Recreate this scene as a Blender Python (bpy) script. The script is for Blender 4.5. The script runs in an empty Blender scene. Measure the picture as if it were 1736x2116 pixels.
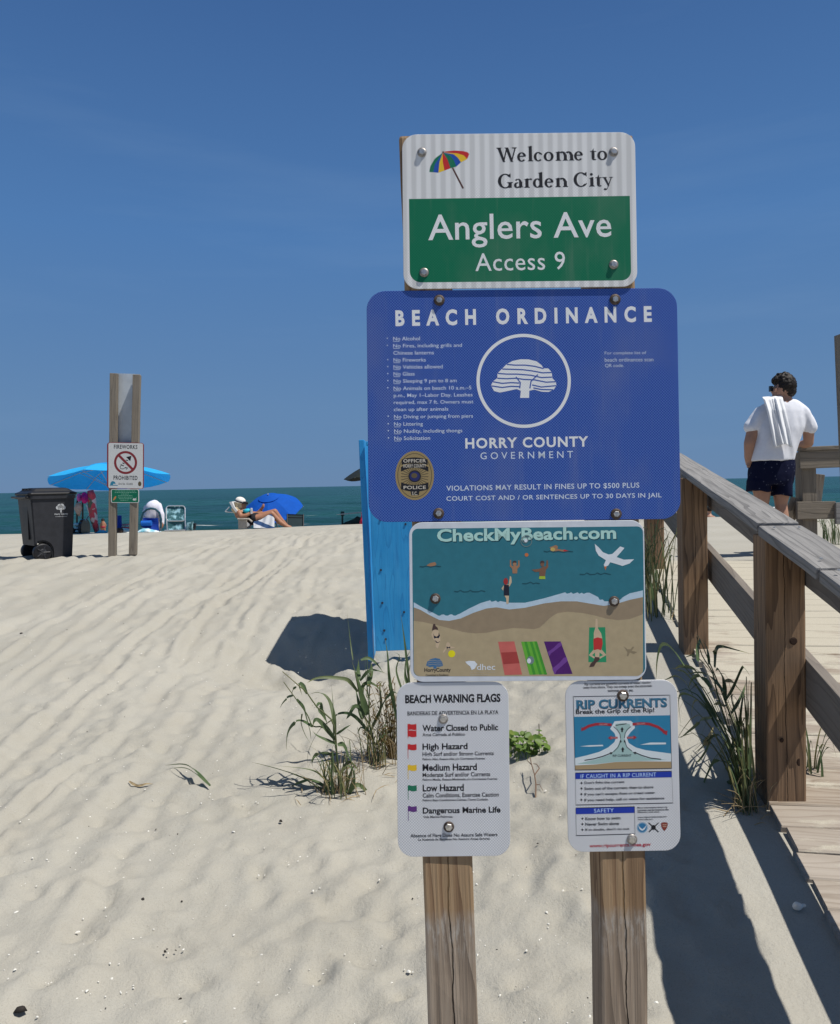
import bpy, bmesh, math, random
import numpy as np
from mathutils import Vector, Matrix, geometry, noise as mnoise

random.seed(7)
SC = bpy.context.scene
COL = SC.collection
R = math.radians

# ------------------------------------------------------------------ camera
CAM = Vector((0, 0, 1.5))
FPX, PW, PH = 1600.0, 1736.0, 2116.0          # focal length and photo size in viewing pixels
MROT = (Matrix.Rotation(R(90 - 2.02), 3, 'X') @ Matrix.Rotation(R(-1.15), 3, 'Z'))
cam_d = bpy.data.cameras.new('camera')
cam = bpy.data.objects.new('camera', cam_d)
COL.objects.link(cam)
cam.matrix_basis = Matrix.Translation(CAM) @ MROT.to_4x4()
cam_d.sensor_fit = 'HORIZONTAL'
cam_d.sensor_width = 36.0
cam_d.lens = 36.0 * FPX / PW
cam_d.clip_start = 0.05
cam_d.clip_end = 60000
SC.camera = cam

# ------------------------------------------------------------------ light
SUN = Vector((0.42, -0.162, 0.892)).normalized()      # direction towards the sun
sun_elev = math.asin(SUN.z)
sun_az = math.atan2(SUN.x, SUN.y)
sd = bpy.data.lights.new('sun', 'SUN')
sd.energy = 4.9
sd.angle = R(0.53)
sd.color = (1.0, 0.965, 0.90)
sun = bpy.data.objects.new('sun', sd)
COL.objects.link(sun)
sun.rotation_euler = SUN.to_track_quat('Z', 'Y').to_euler()

world = bpy.data.worlds.new('World')
SC.world = world
world.use_nodes = True
wn = world.node_tree
wn.nodes.clear()
w_out = wn.nodes.new('ShaderNodeOutputWorld')
w_bg = wn.nodes.new('ShaderNodeBackground')
w_bg.inputs['Strength'].default_value = 0.066
w_sky = wn.nodes.new('ShaderNodeTexSky')
w_sky.sky_type = 'NISHITA'
w_sky.sun_disc = False
w_sky.sun_elevation = sun_elev
w_sky.sun_rotation = sun_az
w_sky.air_density = 0.8
w_sky.dust_density = 0.1
w_sky.ozone_density = 4.0
w_tc = wn.nodes.new('ShaderNodeTexCoord')
w_map = wn.nodes.new('ShaderNodeMapping')
w_map.inputs['Scale'].default_value = (1.2, 1.2, 9.0)
w_map.inputs['Rotation'].default_value = (0, R(-1), R(20))
w_no = wn.nodes.new('ShaderNodeTexNoise')
w_no.inputs['Scale'].default_value = 1.6
w_no.inputs['Detail'].default_value = 6
w_no.inputs['Roughness'].default_value = 0.55
w_cr = wn.nodes.new('ShaderNodeMapRange')
w_cr.inputs['From Min'].default_value = 0.52
w_cr.inputs['From Max'].default_value = 0.85
w_cr.inputs['To Max'].default_value = 0.10
w_sep = wn.nodes.new('ShaderNodeSeparateXYZ')
w_rmp = wn.nodes.new('ShaderNodeValToRGB')               # clear summer air by elevation
w_rmp.color_ramp.elements[0].position = 0.0
w_rmp.color_ramp.elements[0].color = (.112, .222, .415, 1)
w_rmp.color_ramp.elements[1].position = 1.0
w_rmp.color_ramp.elements[1].color = (.17, .20, .25, 1)
for p_, c_ in ((.10, (.118, .236, .436, 1)), (.30, (.080, .205, .455, 1)), (.52, (.050, .135, .340, 1)), (.70, (.085, .140, .255, 1))):
    e_ = w_rmp.color_ramp.elements.new(p_); e_.color = c_
w_sc = wn.nodes.new('ShaderNodeMix')
w_sc.data_type = 'RGBA'
w_sc.blend_type = 'DIVIDE'
w_sc.inputs['Factor'].default_value = 1.0
w_sc.inputs['B'].default_value = (0.066, 0.066, 0.066, 1)
w_gm = wn.nodes.new('ShaderNodeMix')
w_gm.data_type = 'RGBA'
w_gm.inputs['Factor'].default_value = 0.9
w_mx = wn.nodes.new('ShaderNodeMix')
w_mx.data_type = 'RGBA'
w_mx.inputs['B'].default_value = (5.0, 7.0, 9.5, 1)      # thin cirrus
L = wn.links.new
L(w_sky.outputs[0], w_gm.inputs['A'])
L(w_tc.outputs['Generated'], w_sep.inputs[0])
L(w_sep.outputs[2], w_rmp.inputs[0])
L(w_rmp.outputs[0], w_sc.inputs['A'])
L(w_sc.outputs['Result'], w_gm.inputs['B'])
L(w_tc.outputs['Generated'], w_map.inputs[0])
L(w_map.outputs[0], w_no.inputs['Vector'])
L(w_no.outputs[0], w_cr.inputs[0])
L(w_cr.outputs[0], w_mx.inputs['Factor'])
L(w_gm.outputs['Result'], w_mx.inputs['A'])
L(w_mx.outputs['Result'], w_bg.inputs['Color'])
L(w_bg.outputs[0], w_out.inputs[0])

SC.view_settings.view_transform = 'Standard'
SC.view_settings.look = 'None'
SC.view_settings.gamma = 1.0
SC.view_settings.exposure = 0.0
SC.render.engine = 'CYCLES'
SC.cycles.max_bounces = 6
SC.cycles.use_denoising = True

# ------------------------------------------------------------------ point helpers
def ray(xd, yd):
    return MROT @ Vector(((xd - PW / 2) / FPX, -(yd - PH / 2) / FPX, -1.0))
def P(xd, yd, Y):
    """world point seen at photo position (xd, yd), standing at distance Y"""
    v = ray(xd, yd)
    return CAM + v * (Y / v.y)
def zoom(ox, oy, s):
    """reading position in an enlarged crop -> viewing pixels"""
    k = 2956.0 / 1736.0
    return lambda x, y: ((ox + x / s) / k, (oy + y / s) / k)

# ------------------------------------------------------------------ object helpers
WM = {}
def link(o):
    COL.objects.link(o)
    return o
def setw(o, M, parent=None):
    WM[o.name] = M.copy()
    if parent is not None:
        o.parent = parent
        o.matrix_basis = WM[parent.name].inverted() @ M
    else:
        o.matrix_basis = M
def thing(name, label, cat, loc, rotz=0.0, group=None, M=None):
    o = bpy.data.objects.new(name, None)
    o.empty_display_size = 0.1
    link(o)
    setw(o, M if M is not None else Matrix.Translation(Vector(loc)) @ Matrix.Rotation(rotz, 4, 'Z'))
    tag(o, label, cat, group)
    return o
def tag(o, label=None, cat=None, group=None, kind=None):
    if label: o['label'] = label
    if cat: o['category'] = cat
    if group: o['group'] = group
    if kind: o['kind'] = kind
    return o
def mesh(name, verts, faces, mat=None, parent=None, M=None, smooth=False):
    """verts are given in the frame M (world when M is None)"""
    me = bpy.data.meshes.new(name)
    me.from_pydata([tuple(v) for v in verts], [], [tuple(f) for f in faces])
    me.update()
    if mat: me.materials.append(mat)
    if smooth: me.polygons.foreach_set('use_smooth', [True] * len(me.polygons))
    o = bpy.data.objects.new(name, me)
    link(o)
    setw(o, M if M is not None else (WM[parent.name] if parent is not None else Matrix.Identity(4)), parent)
    if M is None and parent is not None:
        inv = WM[parent.name].inverted()
        me.transform(inv)
    return o
def bm_obj(name, bm, mat=None, parent=None, M=None, smooth=False):
    me = bpy.data.meshes.new(name)
    bm.to_mesh(me)
    bm.free()
    if mat: me.materials.append(mat)
    if smooth: me.polygons.foreach_set('use_smooth', [True] * len(me.polygons))
    o = bpy.data.objects.new(name, me)
    link(o)
    if M is None and parent is not None:
        me.transform(WM[parent.name].inverted())
        M = WM[parent.name]
    setw(o, M if M is not None else Matrix.Identity(4), parent)
    return o
class MB:
    """collects simple shapes into one mesh"""
    def __init__(s): s.v, s.f = [], []
    def add(s, v, f):
        n = len(s.v); s.v += [tuple(p) for p in v]; s.f += [tuple(i + n for i in q) for q in f]
    def box(s, a, b, M=None):
        v = [Vector((x, y, z)) for z in (a[2], b[2]) for y in (a[1], b[1]) for x in (a[0], b[0])]
        if M is not None: v = [M @ p for p in v]
        s.add(v, [(0, 2, 3, 1), (4, 5, 7, 6), (0, 1, 5, 4), (2, 6, 7, 3), (0, 4, 6, 2), (1, 3, 7, 5)])
    def tube(s, pts, rad, n=10, cap=True, flat=1.0):
        pts = [Vector(p) for p in pts]
        rr = rad if isinstance(rad, (list, tuple)) else [rad] * len(pts)
        up = Vector((0, 0, 1)); rings = []
        t0 = (pts[1] - pts[0]).normalized()
        if abs(t0.z) > .9: up = Vector((0, 1, 0))
        for i, p in enumerate(pts):
            t = (pts[min(i + 1, len(pts) - 1)] - pts[max(i - 1, 0)]).normalized()
            a = t.cross(up).normalized(); b = a.cross(t).normalized()
            rings.append([p + a * rr[i] * math.cos(2 * math.pi * k / n) + b * rr[i] * flat * math.sin(2 * math.pi * k / n) for k in range(n)])
        s.loft(rings, cap)
    def loft(s, rings, cap=True, closed=True):
        n = len(rings[0]); base = len(s.v)
        for r_ in rings: s.v += [tuple(p) for p in r_]
        for i in range(len(rings) - 1):
            for k in range(n if closed else n - 1):
                a = base + i * n + k; b = base + i * n + (k + 1) % n
                s.f.append((a, b, b + n, a + n))
        if cap:
            s.f.append(tuple(base + k for k in reversed(range(n))))
            s.f.append(tuple(base + (len(rings) - 1) * n + k for k in range(n)))
    def ball(s, c, rx, ry=None, rz=None, nu=14, nv=9, M=None):
        ry = ry or rx; rz = rz or rx; c = Vector(c); rings = []
        for j in range(nv + 1):
            ph = -math.pi / 2 + math.pi * (j + .02) / (nv + .04)
            ring = []
            for k in range(nu):
                th = 2 * math.pi * k / nu
                q = Vector((rx * math.cos(ph) * math.cos(th), ry * math.cos(ph) * math.sin(th), rz * math.sin(ph)))
                ring.append(c + (M @ q if M is not None else q))
            rings.append(ring)
        s.loft(rings)
    def build(s, name, mat, parent=None, M=None, smooth=False):
        return mesh(name, s.v, s.f, mat, parent, M, smooth)

# ------------------------------------------------------------------ material helpers
class NT:
    def __init__(s, name):
        s.m = bpy.data.materials.new(name); s.m.use_nodes = True
        s.t = s.m.node_tree; s.t.nodes.clear()
        s.out = s.n('ShaderNodeOutputMaterial'); s.b = s.n('ShaderNodeBsdfPrincipled')
        s.l(s.b.outputs[0], s.out.inputs[0])
    def n(s, ty, **kw):
        x = s.t.nodes.new(ty)
        for k, v in kw.items():
            if k in x.inputs: x.inputs[k].default_value = v
            else: setattr(x, k, v)
        return x
    def l(s, a, b): s.t.links.new(a, b)
    def set(s, k, v): s.b.inputs[k].default_value = v
    def math(s, op, a, b=None, c=None):
        x = s.n('ShaderNodeMath', operation=op)
        for i, q in enumerate((a, b, c)):
            if q is None: continue
            if isinstance(q, (int, float)): x.inputs[i].default_value = q
            else: s.l(q, x.inputs[i])
        return x.outputs[0]
    def mix(s, f, a, b, mode='MIX'):
        x = s.n('ShaderNodeMix', data_type='RGBA', blend_type=mode)
        for k, q in (('Factor', f), ('A', a), ('B', b)):
            if isinstance(q, (int, float)): x.inputs[k].default_value = q
            elif isinstance(q, tuple): x.inputs[k].default_value = (q + (1,))[:4]
            else: s.l(q, x.inputs[k])
        return x.outputs['Result']
    def rng(s, v, a, b, c=0.0, d=1.0):
        x = s.n('ShaderNodeMapRange'); s.l(v, x.inputs[0])
        for i, q in enumerate((a, b, c, d)): x.inputs[i + 1].default_value = q
        return x.outputs[0]
    def coords(s, scale=(1, 1, 1), kind='Object', rand=False, rot=(0, 0, 0)):
        tc = s.n('ShaderNodeTexCoord'); mp = s.n('ShaderNodeMapping')
        mp.inputs['Scale'].default_value = scale; mp.inputs['Rotation'].default_value = rot
        s.l(tc.outputs[kind], mp.inputs[0])
        if rand:
            oi = s.n('ShaderNodeObjectInfo')
            cx = s.n('ShaderNodeCombineXYZ')
            r50 = s.math('MULTIPLY', oi.outputs['Random'], 53.0)
            s.l(r50, cx.inputs[0]); s.l(r50, cx.inputs[2]); s.l(cx.outputs[0], mp.inputs['Location'])
        return mp.outputs[0]
    def noise(s, vec, scale=1.0, detail=4.0, rough=.5, dist=0.0):
        x = s.n('ShaderNodeTexNoise', Scale=scale, Detail=detail, Roughness=rough, Distortion=dist)
        if vec is not None: s.l(vec, x.inputs['Vector'])
        return x.outputs[0]
    def bump(s, h, strength=.3, dist=.01):
        x = s.n('ShaderNodeBump', Strength=strength, Distance=dist); s.l(h, x.inputs['Height'])
        s.l(x.outputs[0], s.b.inputs['Normal'])
    def col(s, c):
        if isinstance(c, tuple): s.b.inputs['Base Color'].default_value = (c + (1,))[:4]
        else: s.l(c, s.b.inputs['Base Color'])

_mc = {}
def M_plain(name, col, rough=.6, metal=0.0, var=.12, scale=30.0, bump=0.0, spec=.3, trans=0.0):
    if name in _mc: return _mc[name]
    t = NT(name); v = t.coords()
    nz = t.noise(v, scale, 4)
    dark = tuple(c * (1 - var) for c in col); light = tuple(min(1, c * (1 + var)) for c in col)
    t.col(t.mix(t.rng(nz, .3, .7), dark, light))
    t.set('Roughness', rough); t.set('Metallic', metal); t.set('Specular IOR Level', spec)
    if bump: t.bump(nz, bump, .004)
    if trans:
        tr = t.n('ShaderNodeBsdfTranslucent'); tr.inputs[0].default_value = col + (1,)
        mx = t.n('ShaderNodeMixShader', Fac=trans)
        t.l(t.b.outputs[0], mx.inputs[1]); t.l(tr.outputs[0], mx.inputs[2]); t.l(mx.outputs[0], t.out.inputs[0])
    _mc[name] = t.m
    return t.m

def M_retro(name, col, line, amt=.5, stripes=0.0, rough=.45, pitch=.0054):
    """prismatic reflective sheeting: a fine diamond lattice of lighter seams"""
    if name in _mc: return _mc[name]
    t = NT(name); tc = t.n('ShaderNodeTexCoord'); sp = t.n('ShaderNodeSeparateXYZ')
    t.l(tc.outputs['Object'], sp.inputs[0])
    k = 2 * math.pi / pitch
    a = t.math('MULTIPLY', sp.outputs[0], k); b = t.math('MULTIPLY', sp.outputs[2], k * .98)
    s1 = t.math('ABSOLUTE', t.math('SINE', t.math('MULTIPLY', t.math('ADD', a, b), .5)))
    s2 = t.math('ABSOLUTE', t.math('SINE', t.math('MULTIPLY', t.math('SUBTRACT', a, b), .5)))
    lat = t.math('SUBTRACT', 1.0, t.rng(t.math('MINIMUM', s1, s2), 0.0, .42))
    fac = t.math('MULTIPLY', lat, amt)
    c = t.mix(fac, col, line)
    if stripes:
        st = t.math('SINE', t.math('MULTIPLY', sp.outputs[0], 2 * math.pi / .0192))
        nz = t.noise(t.coords((60, 1, 8)), 1.0, 3)
        sf = t.math('MULTIPLY', t.rng(t.math('ADD', st, nz), .0, 1.0), stripes)
        c = t.mix(sf, c, tuple(x * .62 for x in col))
    nz = t.noise(t.coords((9, 9, 5)), 1.0, 5)
    c = t.mix(t.rng(nz, .5, .8, 0, .15), c, (.33, .31, .27))
    dr = t.noise(t.coords((55, 1, 3)), 1.0, 4, .6)
    c = t.mix(t.rng(dr, .58, .85, 0, .10), c, (.45, .43, .39))
    t.col(c); t.set('Roughness', rough); t.set('Specular IOR Level', .25)
    _mc[name] = t.m
    return t.m

def M_wood(name, light, mid, dark, grain=1.0, gray=None, grayf=0.0, crack=0.0, rough=.85, wear=None):
    """sawn timber, the grain runs along local Z"""
    if name in _mc: return _mc[name]
    t = NT(name)
    v = t.coords((1, 1, 1), rand=True)
    mp = t.n('ShaderNodeMapping'); mp.inputs['Scale'].default_value = (7, 7, .55); t.l(v, mp.inputs[0])
    warp = t.noise(mp.outputs[0], 1.0, 3, .55)
    sx = t.n('ShaderNodeSeparateXYZ'); t.l(v, sx.inputs[0])
    ring = t.math('ADD', t.math('MULTIPLY', sx.outputs[0], 20.0 * grain), t.math('MULTIPLY', sx.outputs[1], 31.0 * grain))
    ring = t.math('ADD', ring, t.math('MULTIPLY', warp, 9.0))
    g1 = t.math('FRACT', ring)
    mp2 = t.n('ShaderNodeMapping'); mp2.inputs['Scale'].default_value = (260, 260, 5); t.l(v, mp2.inputs[0])
    fine = t.noise(mp2.outputs[0], 1.0, 4, .6)
    mp3 = t.n('ShaderNodeMapping'); mp3.inputs['Scale'].default_value = (22, 22, 1.6); t.l(v, mp3.inputs[0])
    blot = t.noise(mp3.outputs[0], 1.0, 4, .6)
    c = t.mix(t.rng(blot, .3, .7), mid, light)
    line = t.rng(g1, .55, .97)
    c = t.mix(t.math('MULTIPLY', line, .75), c, dark)
    c = t.mix(t.rng(fine, .45, .75, 0, .55), c, dark)
    if gray:
        c = t.mix(t.math('MULTIPLY', t.rng(t.noise(v, 2.2, 4), .35, .65, .45, 1.0), grayf), c, gray)
    h = t.math('ADD', t.math('MULTIPLY', fine, .6), t.math('MULTIPLY', line, -.5))
    if crack:
        mp4 = t.n('ShaderNodeMapping'); mp4.inputs['Scale'].default_value = (3, 3, 2.2); t.l(v, mp4.inputs[0])
        off = t.math('MULTIPLY', t.math('SUBTRACT', t.noise(mp4.outputs[0], 1.0, 6, .6), .5), .05)
        tcn = t.n('ShaderNodeTexCoord'); s2 = t.n('ShaderNodeSeparateXYZ'); t.l(tcn.outputs['Object'], s2.inputs[0])
        d = t.math('ABSOLUTE', t.math('ADD', t.math('ADD', s2.outputs[0], off), t.math('MULTIPLY', s2.outputs[2], .012)))
        ck = t.math('SUBTRACT', 1.0, t.rng(d, .0004, .0016))
        c = t.mix(t.math('MULTIPLY', ck, crack), c, (.012, .009, .007))
        h = t.math('SUBTRACT', h, t.math('MULTIPLY', ck, 1.5))
    if wear:
        # timber long sheltered by the sign stays warm brown; a pale scuffed patch below it
        ge = t.n('ShaderNodeNewGeometry'); gz = t.n('ShaderNodeSeparateXYZ'); t.l(ge.outputs['Position'], gz.inputs[0])
        zz = t.math('ADD', gz.outputs[2], t.math('MULTIPLY', t.math('SUBTRACT', blot, .5), .05))
        warm = t.rng(zz, wear - .015, wear + .015)
        c = t.mix(t.math('MULTIPLY', warm, .6), c, t.mix(line, (.36, .22, .10), (.20, .105, .045)))
        mp5 = t.n('ShaderNodeMapping'); mp5.inputs['Scale'].default_value = (150, 150, 30); t.l(v, mp5.inputs[0])
        fl = t.rng(t.noise(mp5.outputs[0], 1.0, 4, .65), .47, .62)
        patch = t.math('MULTIPLY', t.rng(zz, wear - .10, wear - .03), t.math('SUBTRACT', 1.0, warm))
        c = t.mix(t.math('MULTIPLY', t.math('MULTIPLY', fl, patch), .32), c, (.62, .60, .56))
    t.col(c); t.set('Roughness', rough); t.set('Specular IOR Level', .15)
    t.bump(h, .8, .004)
    _mc[name] = t.m
    return t.m

def timber(name, p0, p1, w, th, side, mat, parent=None, seed=0, bev=.005, rough_=.0012, tilt=0.0):
    """sawn board from p0 to p1 (local Z); w along `side` (local X), th across (local Y)"""
    p0, p1 = Vector(p0), Vector(p1)
    z = (p1 - p0); ln = z.length; z.normalize()
    x = Vector(side); x = (x - z * x.dot(z)).normalized(); y = z.cross(x)
    if tilt: q = Matrix.Rotation(tilt, 3, z); x = q @ x; y = q @ y
    M = Matrix((x, y, z)).transposed().to_4x4(); M.translation = (p0 + p1) / 2
    bm = bmesh.new()
    bmesh.ops.create_cube(bm, size=1)
    for v in bm.verts: v.co = Vector((v.co.x * w, v.co.y * th, v.co.z * ln))
    if bev:
        bmesh.ops.bevel(bm, geom=list(bm.edges), offset=bev, segments=2, affect='EDGES', profile=.6)
    n = max(1, min(24, int(ln / .06)))
    for k in range(1, n):
        bmesh.ops.bisect_plane(bm, geom=list(bm.verts) + list(bm.edges) + list(bm.faces), plane_co=(0, 0, -ln / 2 + ln * k / n), plane_no=(0, 0, 1))
    for v in bm.verts:
        q = Vector((v.co.x * 9 + seed * 3.1, v.co.y * 9, v.co.z * 5))
        d = mnoise.noise_vector(q)
        v.co.x += d.x * rough_; v.co.y += d.y * rough_
    return bm_obj(name, bm, mat, parent, M)

# ------------------------------------------------------------------ terrain
def sm(a, b, x):
    t = np.clip((x - a) / (b - a), 0, 1)
    return t * t * (3 - 2 * t)
_rs = np.random.RandomState(5)
_perm = _rs.permutation(512)
_perm = np.concatenate([_perm, _perm, _perm])
_grad = _rs.rand(512) * 2 * np.pi
def perlin(x, y, seed=0):
    x = np.asarray(x, float) + seed * 17.31; y = np.asarray(y, float) + seed * 9.77
    xi = np.floor(x).astype(int); yi = np.floor(y).astype(int)
    xf = x - xi; yf = y - yi
    u = xf ** 3 * (xf * (xf * 6 - 15) + 10); v = yf ** 3 * (yf * (yf * 6 - 15) + 10)
    def g(ix, iy, dx, dy):
        a = _grad[_perm[(_perm[ix & 511] + iy) & 511]]
        return np.cos(a) * dx + np.sin(a) * dy
    n00 = g(xi, yi, xf, yf); n10 = g(xi + 1, yi, xf - 1, yf)
    n01 = g(xi, yi + 1, xf, yf - 1); n11 = g(xi + 1, yi + 1, xf - 1, yf - 1)
    return (n00 * (1 - u) + n10 * u) * (1 - v) + (n01 * (1 - u) + n11 * u) * v
def edge_x(y):
    """left edge of the boardwalk"""
    return 1.27 + .178 * (y - 2.8)
_dy = [-20, 0.5, 2.8, 4.4, 6.6, 9.0, 12.0]
_dz = [-.05, .0, .31, .53, .785, .775, .72]
def deck_z(y): return np.interp(y, _dy, _dz)
_gy = [-20, 0, 1.5, 2.4, 3.4, 4.4, 5.5, 7.5, 10.0, 12.5, 15.0, 16.5, 18.5, 24, 32, 45, 62, 90]
_gz = [-.25, -.02, .03, .07, .12, .21, .335, .52, .685, .72, .72, .685, .57, .02, -.55, -1.15, -1.75, -2.6]
def ground_base(x, y):
    g = np.interp(y, _gy, _gz)
    dz = deck_z(y) - .027
    g = g - .07 * sm(-1, -5, x) * sm(7, 12, y) * sm(22, 17, y)
    s = sm(-1.5, -.12, x - edge_x(y)) * sm(13, 8, y)
    # the low swale left of the walkway mound
    return g * (1 - s) + dz * s
def ground_fine(x, y):
    near = sm(17, 14, y)
    h = perlin(x * .55, y * .4, 1) * .045 + perlin(x * 1.5, y * 1.1, 2) * .028
    side = sm(-.1, -.9, x - edge_x(y)) * .85 + .15
    lump = perlin(x * 3.6 + perlin(x, y, 8) * .6, y * 2.6, 3) * .024 + perlin(x * 8 + perlin(x * 2, y * 2, 9), y * 5.5, 4) * .011
    far = .42 + .85 * sm(3.5, 8, y)
    lump = lump + (perlin(x * 15 + perlin(x * 3, y * 3, 41), y * 11, 42) * .0035 + perlin(x * 6, y * 9, 43) * .004) * (.5 + perlin(x * .8, y * .8, 44))
    h = h * (.3 + .7 * side) + lump * side * far
    # tyre and foot tracks running out to the sea
    tr = np.zeros_like(h)
    for k, (x0, wd, a) in enumerate([(-3.95, .045, .026), (-3.72, .035, .018), (-3.45, .06, .024), (-3.05, .04, .026), (-2.82, .035, .018), (-2.6, .05, .022), (-2.22, .045, .034), (-2.05, .035, .020), (-1.84, .04, .036), (-1.66, .03, .018), (-1.50, .045, .028), (-1.22, .04, .020), (-.95, .05, .012), (-5.2, .08, .028), (-4.85, .06, .024), (-4.5, .07, .028), (-4.2, .05, .02), (-6.1, .1, .03), (-5.7, .08, .024)]):
        c = x0 + .035 * y * (.2 if x0 > -2.5 else -.05) + perlin(y * .45, y * 0 + k * 3.3, 11) * .22 + perlin(y * 1.7, y * 0 + k, 12) * .07
        d = (x - c) / wd
        amp = a * (.62 + .6 * perlin(y * .9, y * 0 + k * 5.1, 13))
        tr = tr + amp * (np.exp(-d * d) - .8 * np.exp(-(d - 1.9) ** 2))
    h = h + tr * sm(1.6, 2.6, y) * sm(14.5, 11, y)
    return h * near
PITS = [(random.uniform(-5.5, .9), 1.5 + 12.5 * random.random() ** 1.3, random.uniform(.045, .10), random.uniform(.004, .017), random.uniform(-.5, .5)) for _ in range(640)] \
    + [(random.uniform(-2.4, 1.0), 1.6 + 6.5 * random.random() ** 1.4, random.uniform(.022, .055), random.uniform(.004, .011), random.uniform(-1.5, 1.5)) for _ in range(2300)]
def ground(x, y):
    return float(ground_base(np.array([x]), np.array([y]))[0] + ground_fine(np.array([x]), np.array([y]))[0])
def PG(xd, yd, up=0.0):
    """point of the ground seen at photo position (xd, yd)"""
    v = ray(xd, yd); lo, hi = .8, 30.0
    for k in range(400):
        Y = lo + (hi - lo) * (k / 399) ** 1.6
        p = CAM + v * (Y / v.y)
        if p.z < ground(p.x, p.y): break
    return Vector((p.x, p.y, ground(p.x, p.y) + up))

def axis(segs):
    out = [segs[0][0]]
    for a, b, st in segs:
        n = max(1, int(round((b - a) / st)))
        out += [a + (b - a) * (k + 1) / n for k in range(n)]
    return np.array(out)
def build_sand():
    xs = axis([(-120, -40, 10), (-40, -14, 1.5), (-14, -7, .2), (-7, -3.4, .06), (-3.4, 2.4, .022), (2.4, 6, .06), (6, 14, .25), (14, 40, 1.5), (40, 120, 10)])
    ys = axis([(-20, -2, 2), (-2, 1.3, .15), (1.3, 5.5, .022), (5.5, 9, .04), (9, 17, .08), (17, 30, .5), (30, 70, 2), (70, 90, 10)])
    X, Y = np.meshgrid(xs, ys)
    Z = ground_base(X, Y) + ground_fine(X, Y)
    for (px, py, r, d, an) in PITS:
        if px > edge_x(py) - .25: continue
        i0, i1 = np.searchsorted(xs, [px - 3 * r, px + 3 * r]); j0, j1 = np.searchsorted(ys, [py - 3.5 * r, py + 3.5 * r])
        xx = X[j0:j1, i0:i1] - px; yy = Y[j0:j1, i0:i1] - py
        u = (xx * math.cos(an) + yy * math.sin(an)) / r; w = (-xx * math.sin(an) + yy * math.cos(an)) / (r * 1.5)
        q = u * u + w * w
        Z[j0:j1, i0:i1] += -d * np.exp(-q * 1.3) + d * .55 * np.exp(-(np.sqrt(q) - 1.35) ** 2 * 6)
    # hollow beside the blue stand, behind its little ridge
    Z += -.17 * np.exp(-(((X + .62) / .45) ** 2 + ((Y - 5.55) / .42) ** 2)) * 1.0
    Z += (.065 + .11 * perlin(X * 4.2, Y * 1.5, 21)) * np.exp(-((Y - 5.42 - .22 * (-X - .3) - .05 * np.sin(X * 9)) / .12) ** 2) * sm(-1.55, -1.1, X) * sm(-.12, -.45, X)
    Z += -.20 * np.exp(-(((X + 1.08) / .55) ** 2 + ((Y - 5.5) / .55) ** 2))
    nx, ny = len(xs), len(ys)
    V = np.stack([X.ravel(), Y.ravel(), Z.ravel()], 1)
    idx = np.arange(nx * ny).reshape(ny, nx)
    F = np.stack([idx[:-1, :-1].ravel(), idx[:-1, 1:].ravel(), idx[1:, 1:].ravel(), idx[1:, :-1].ravel()], 1)
    me = bpy.data.meshes.new('beach_sand')
    me.vertices.add(len(V)); me.vertices.foreach_set('co', V.ravel())
    me.loops.add(F.size); me.loops.foreach_set('vertex_index', F.ravel())
    me.polygons.add(len(F)); me.polygons.foreach_set('loop_start', np.arange(0, F.size, 4))
    me.polygons.foreach_set('loop_total', np.full(len(F), 4))
    me.polygons.foreach_set('use_smooth', np.ones(len(F), bool))
    me.update(); me.validate()
    t = NT('sand')
    v = t.coords(kind='Object')
    n1 = t.noise(v, 1.3, 5); n2 = t.noise(v, 260.0, 3, .7); n3 = t.noise(v, 9.0, 5)
    n4 = t.noise(v, 900.0, 2, .6)
    c = t.mix(t.rng(n1, .35, .65), (.375, .353, .300), (.43, .407, .352))
    c = t.mix(t.rng(n3, .4, .7, 0, .5), c, (.405, .388, .342))
    c = t.mix(t.rng(n2, .52, .78, 0, .6), c, (.20, .178, .145))
    n5 = t.noise(v, 2.6, 6, .65)
    c = t.mix(t.rng(n5, .45, .75, 0, .4), c, (.315, .285, .23))
    c = t.mix(t.rng(n4, .62, .8, 0, .5), c, (.66, .63, .56))
    t.col(c); t.set('Roughness', .95); t.set('Specular IOR Level', .08)
    h = t.math('ADD', t.math('MULTIPLY', n2, .5), t.math('MULTIPLY', t.noise(v, 60.0, 5, .65), 1.2))
    t.bump(h, .65, .007)
    me.materials.append(t.m)
    o = link(bpy.data.objects.new('beach_sand', me)); WM[o.name] = Matrix.Identity(4)
    tag(o, kind='structure')
build_sand()

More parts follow.
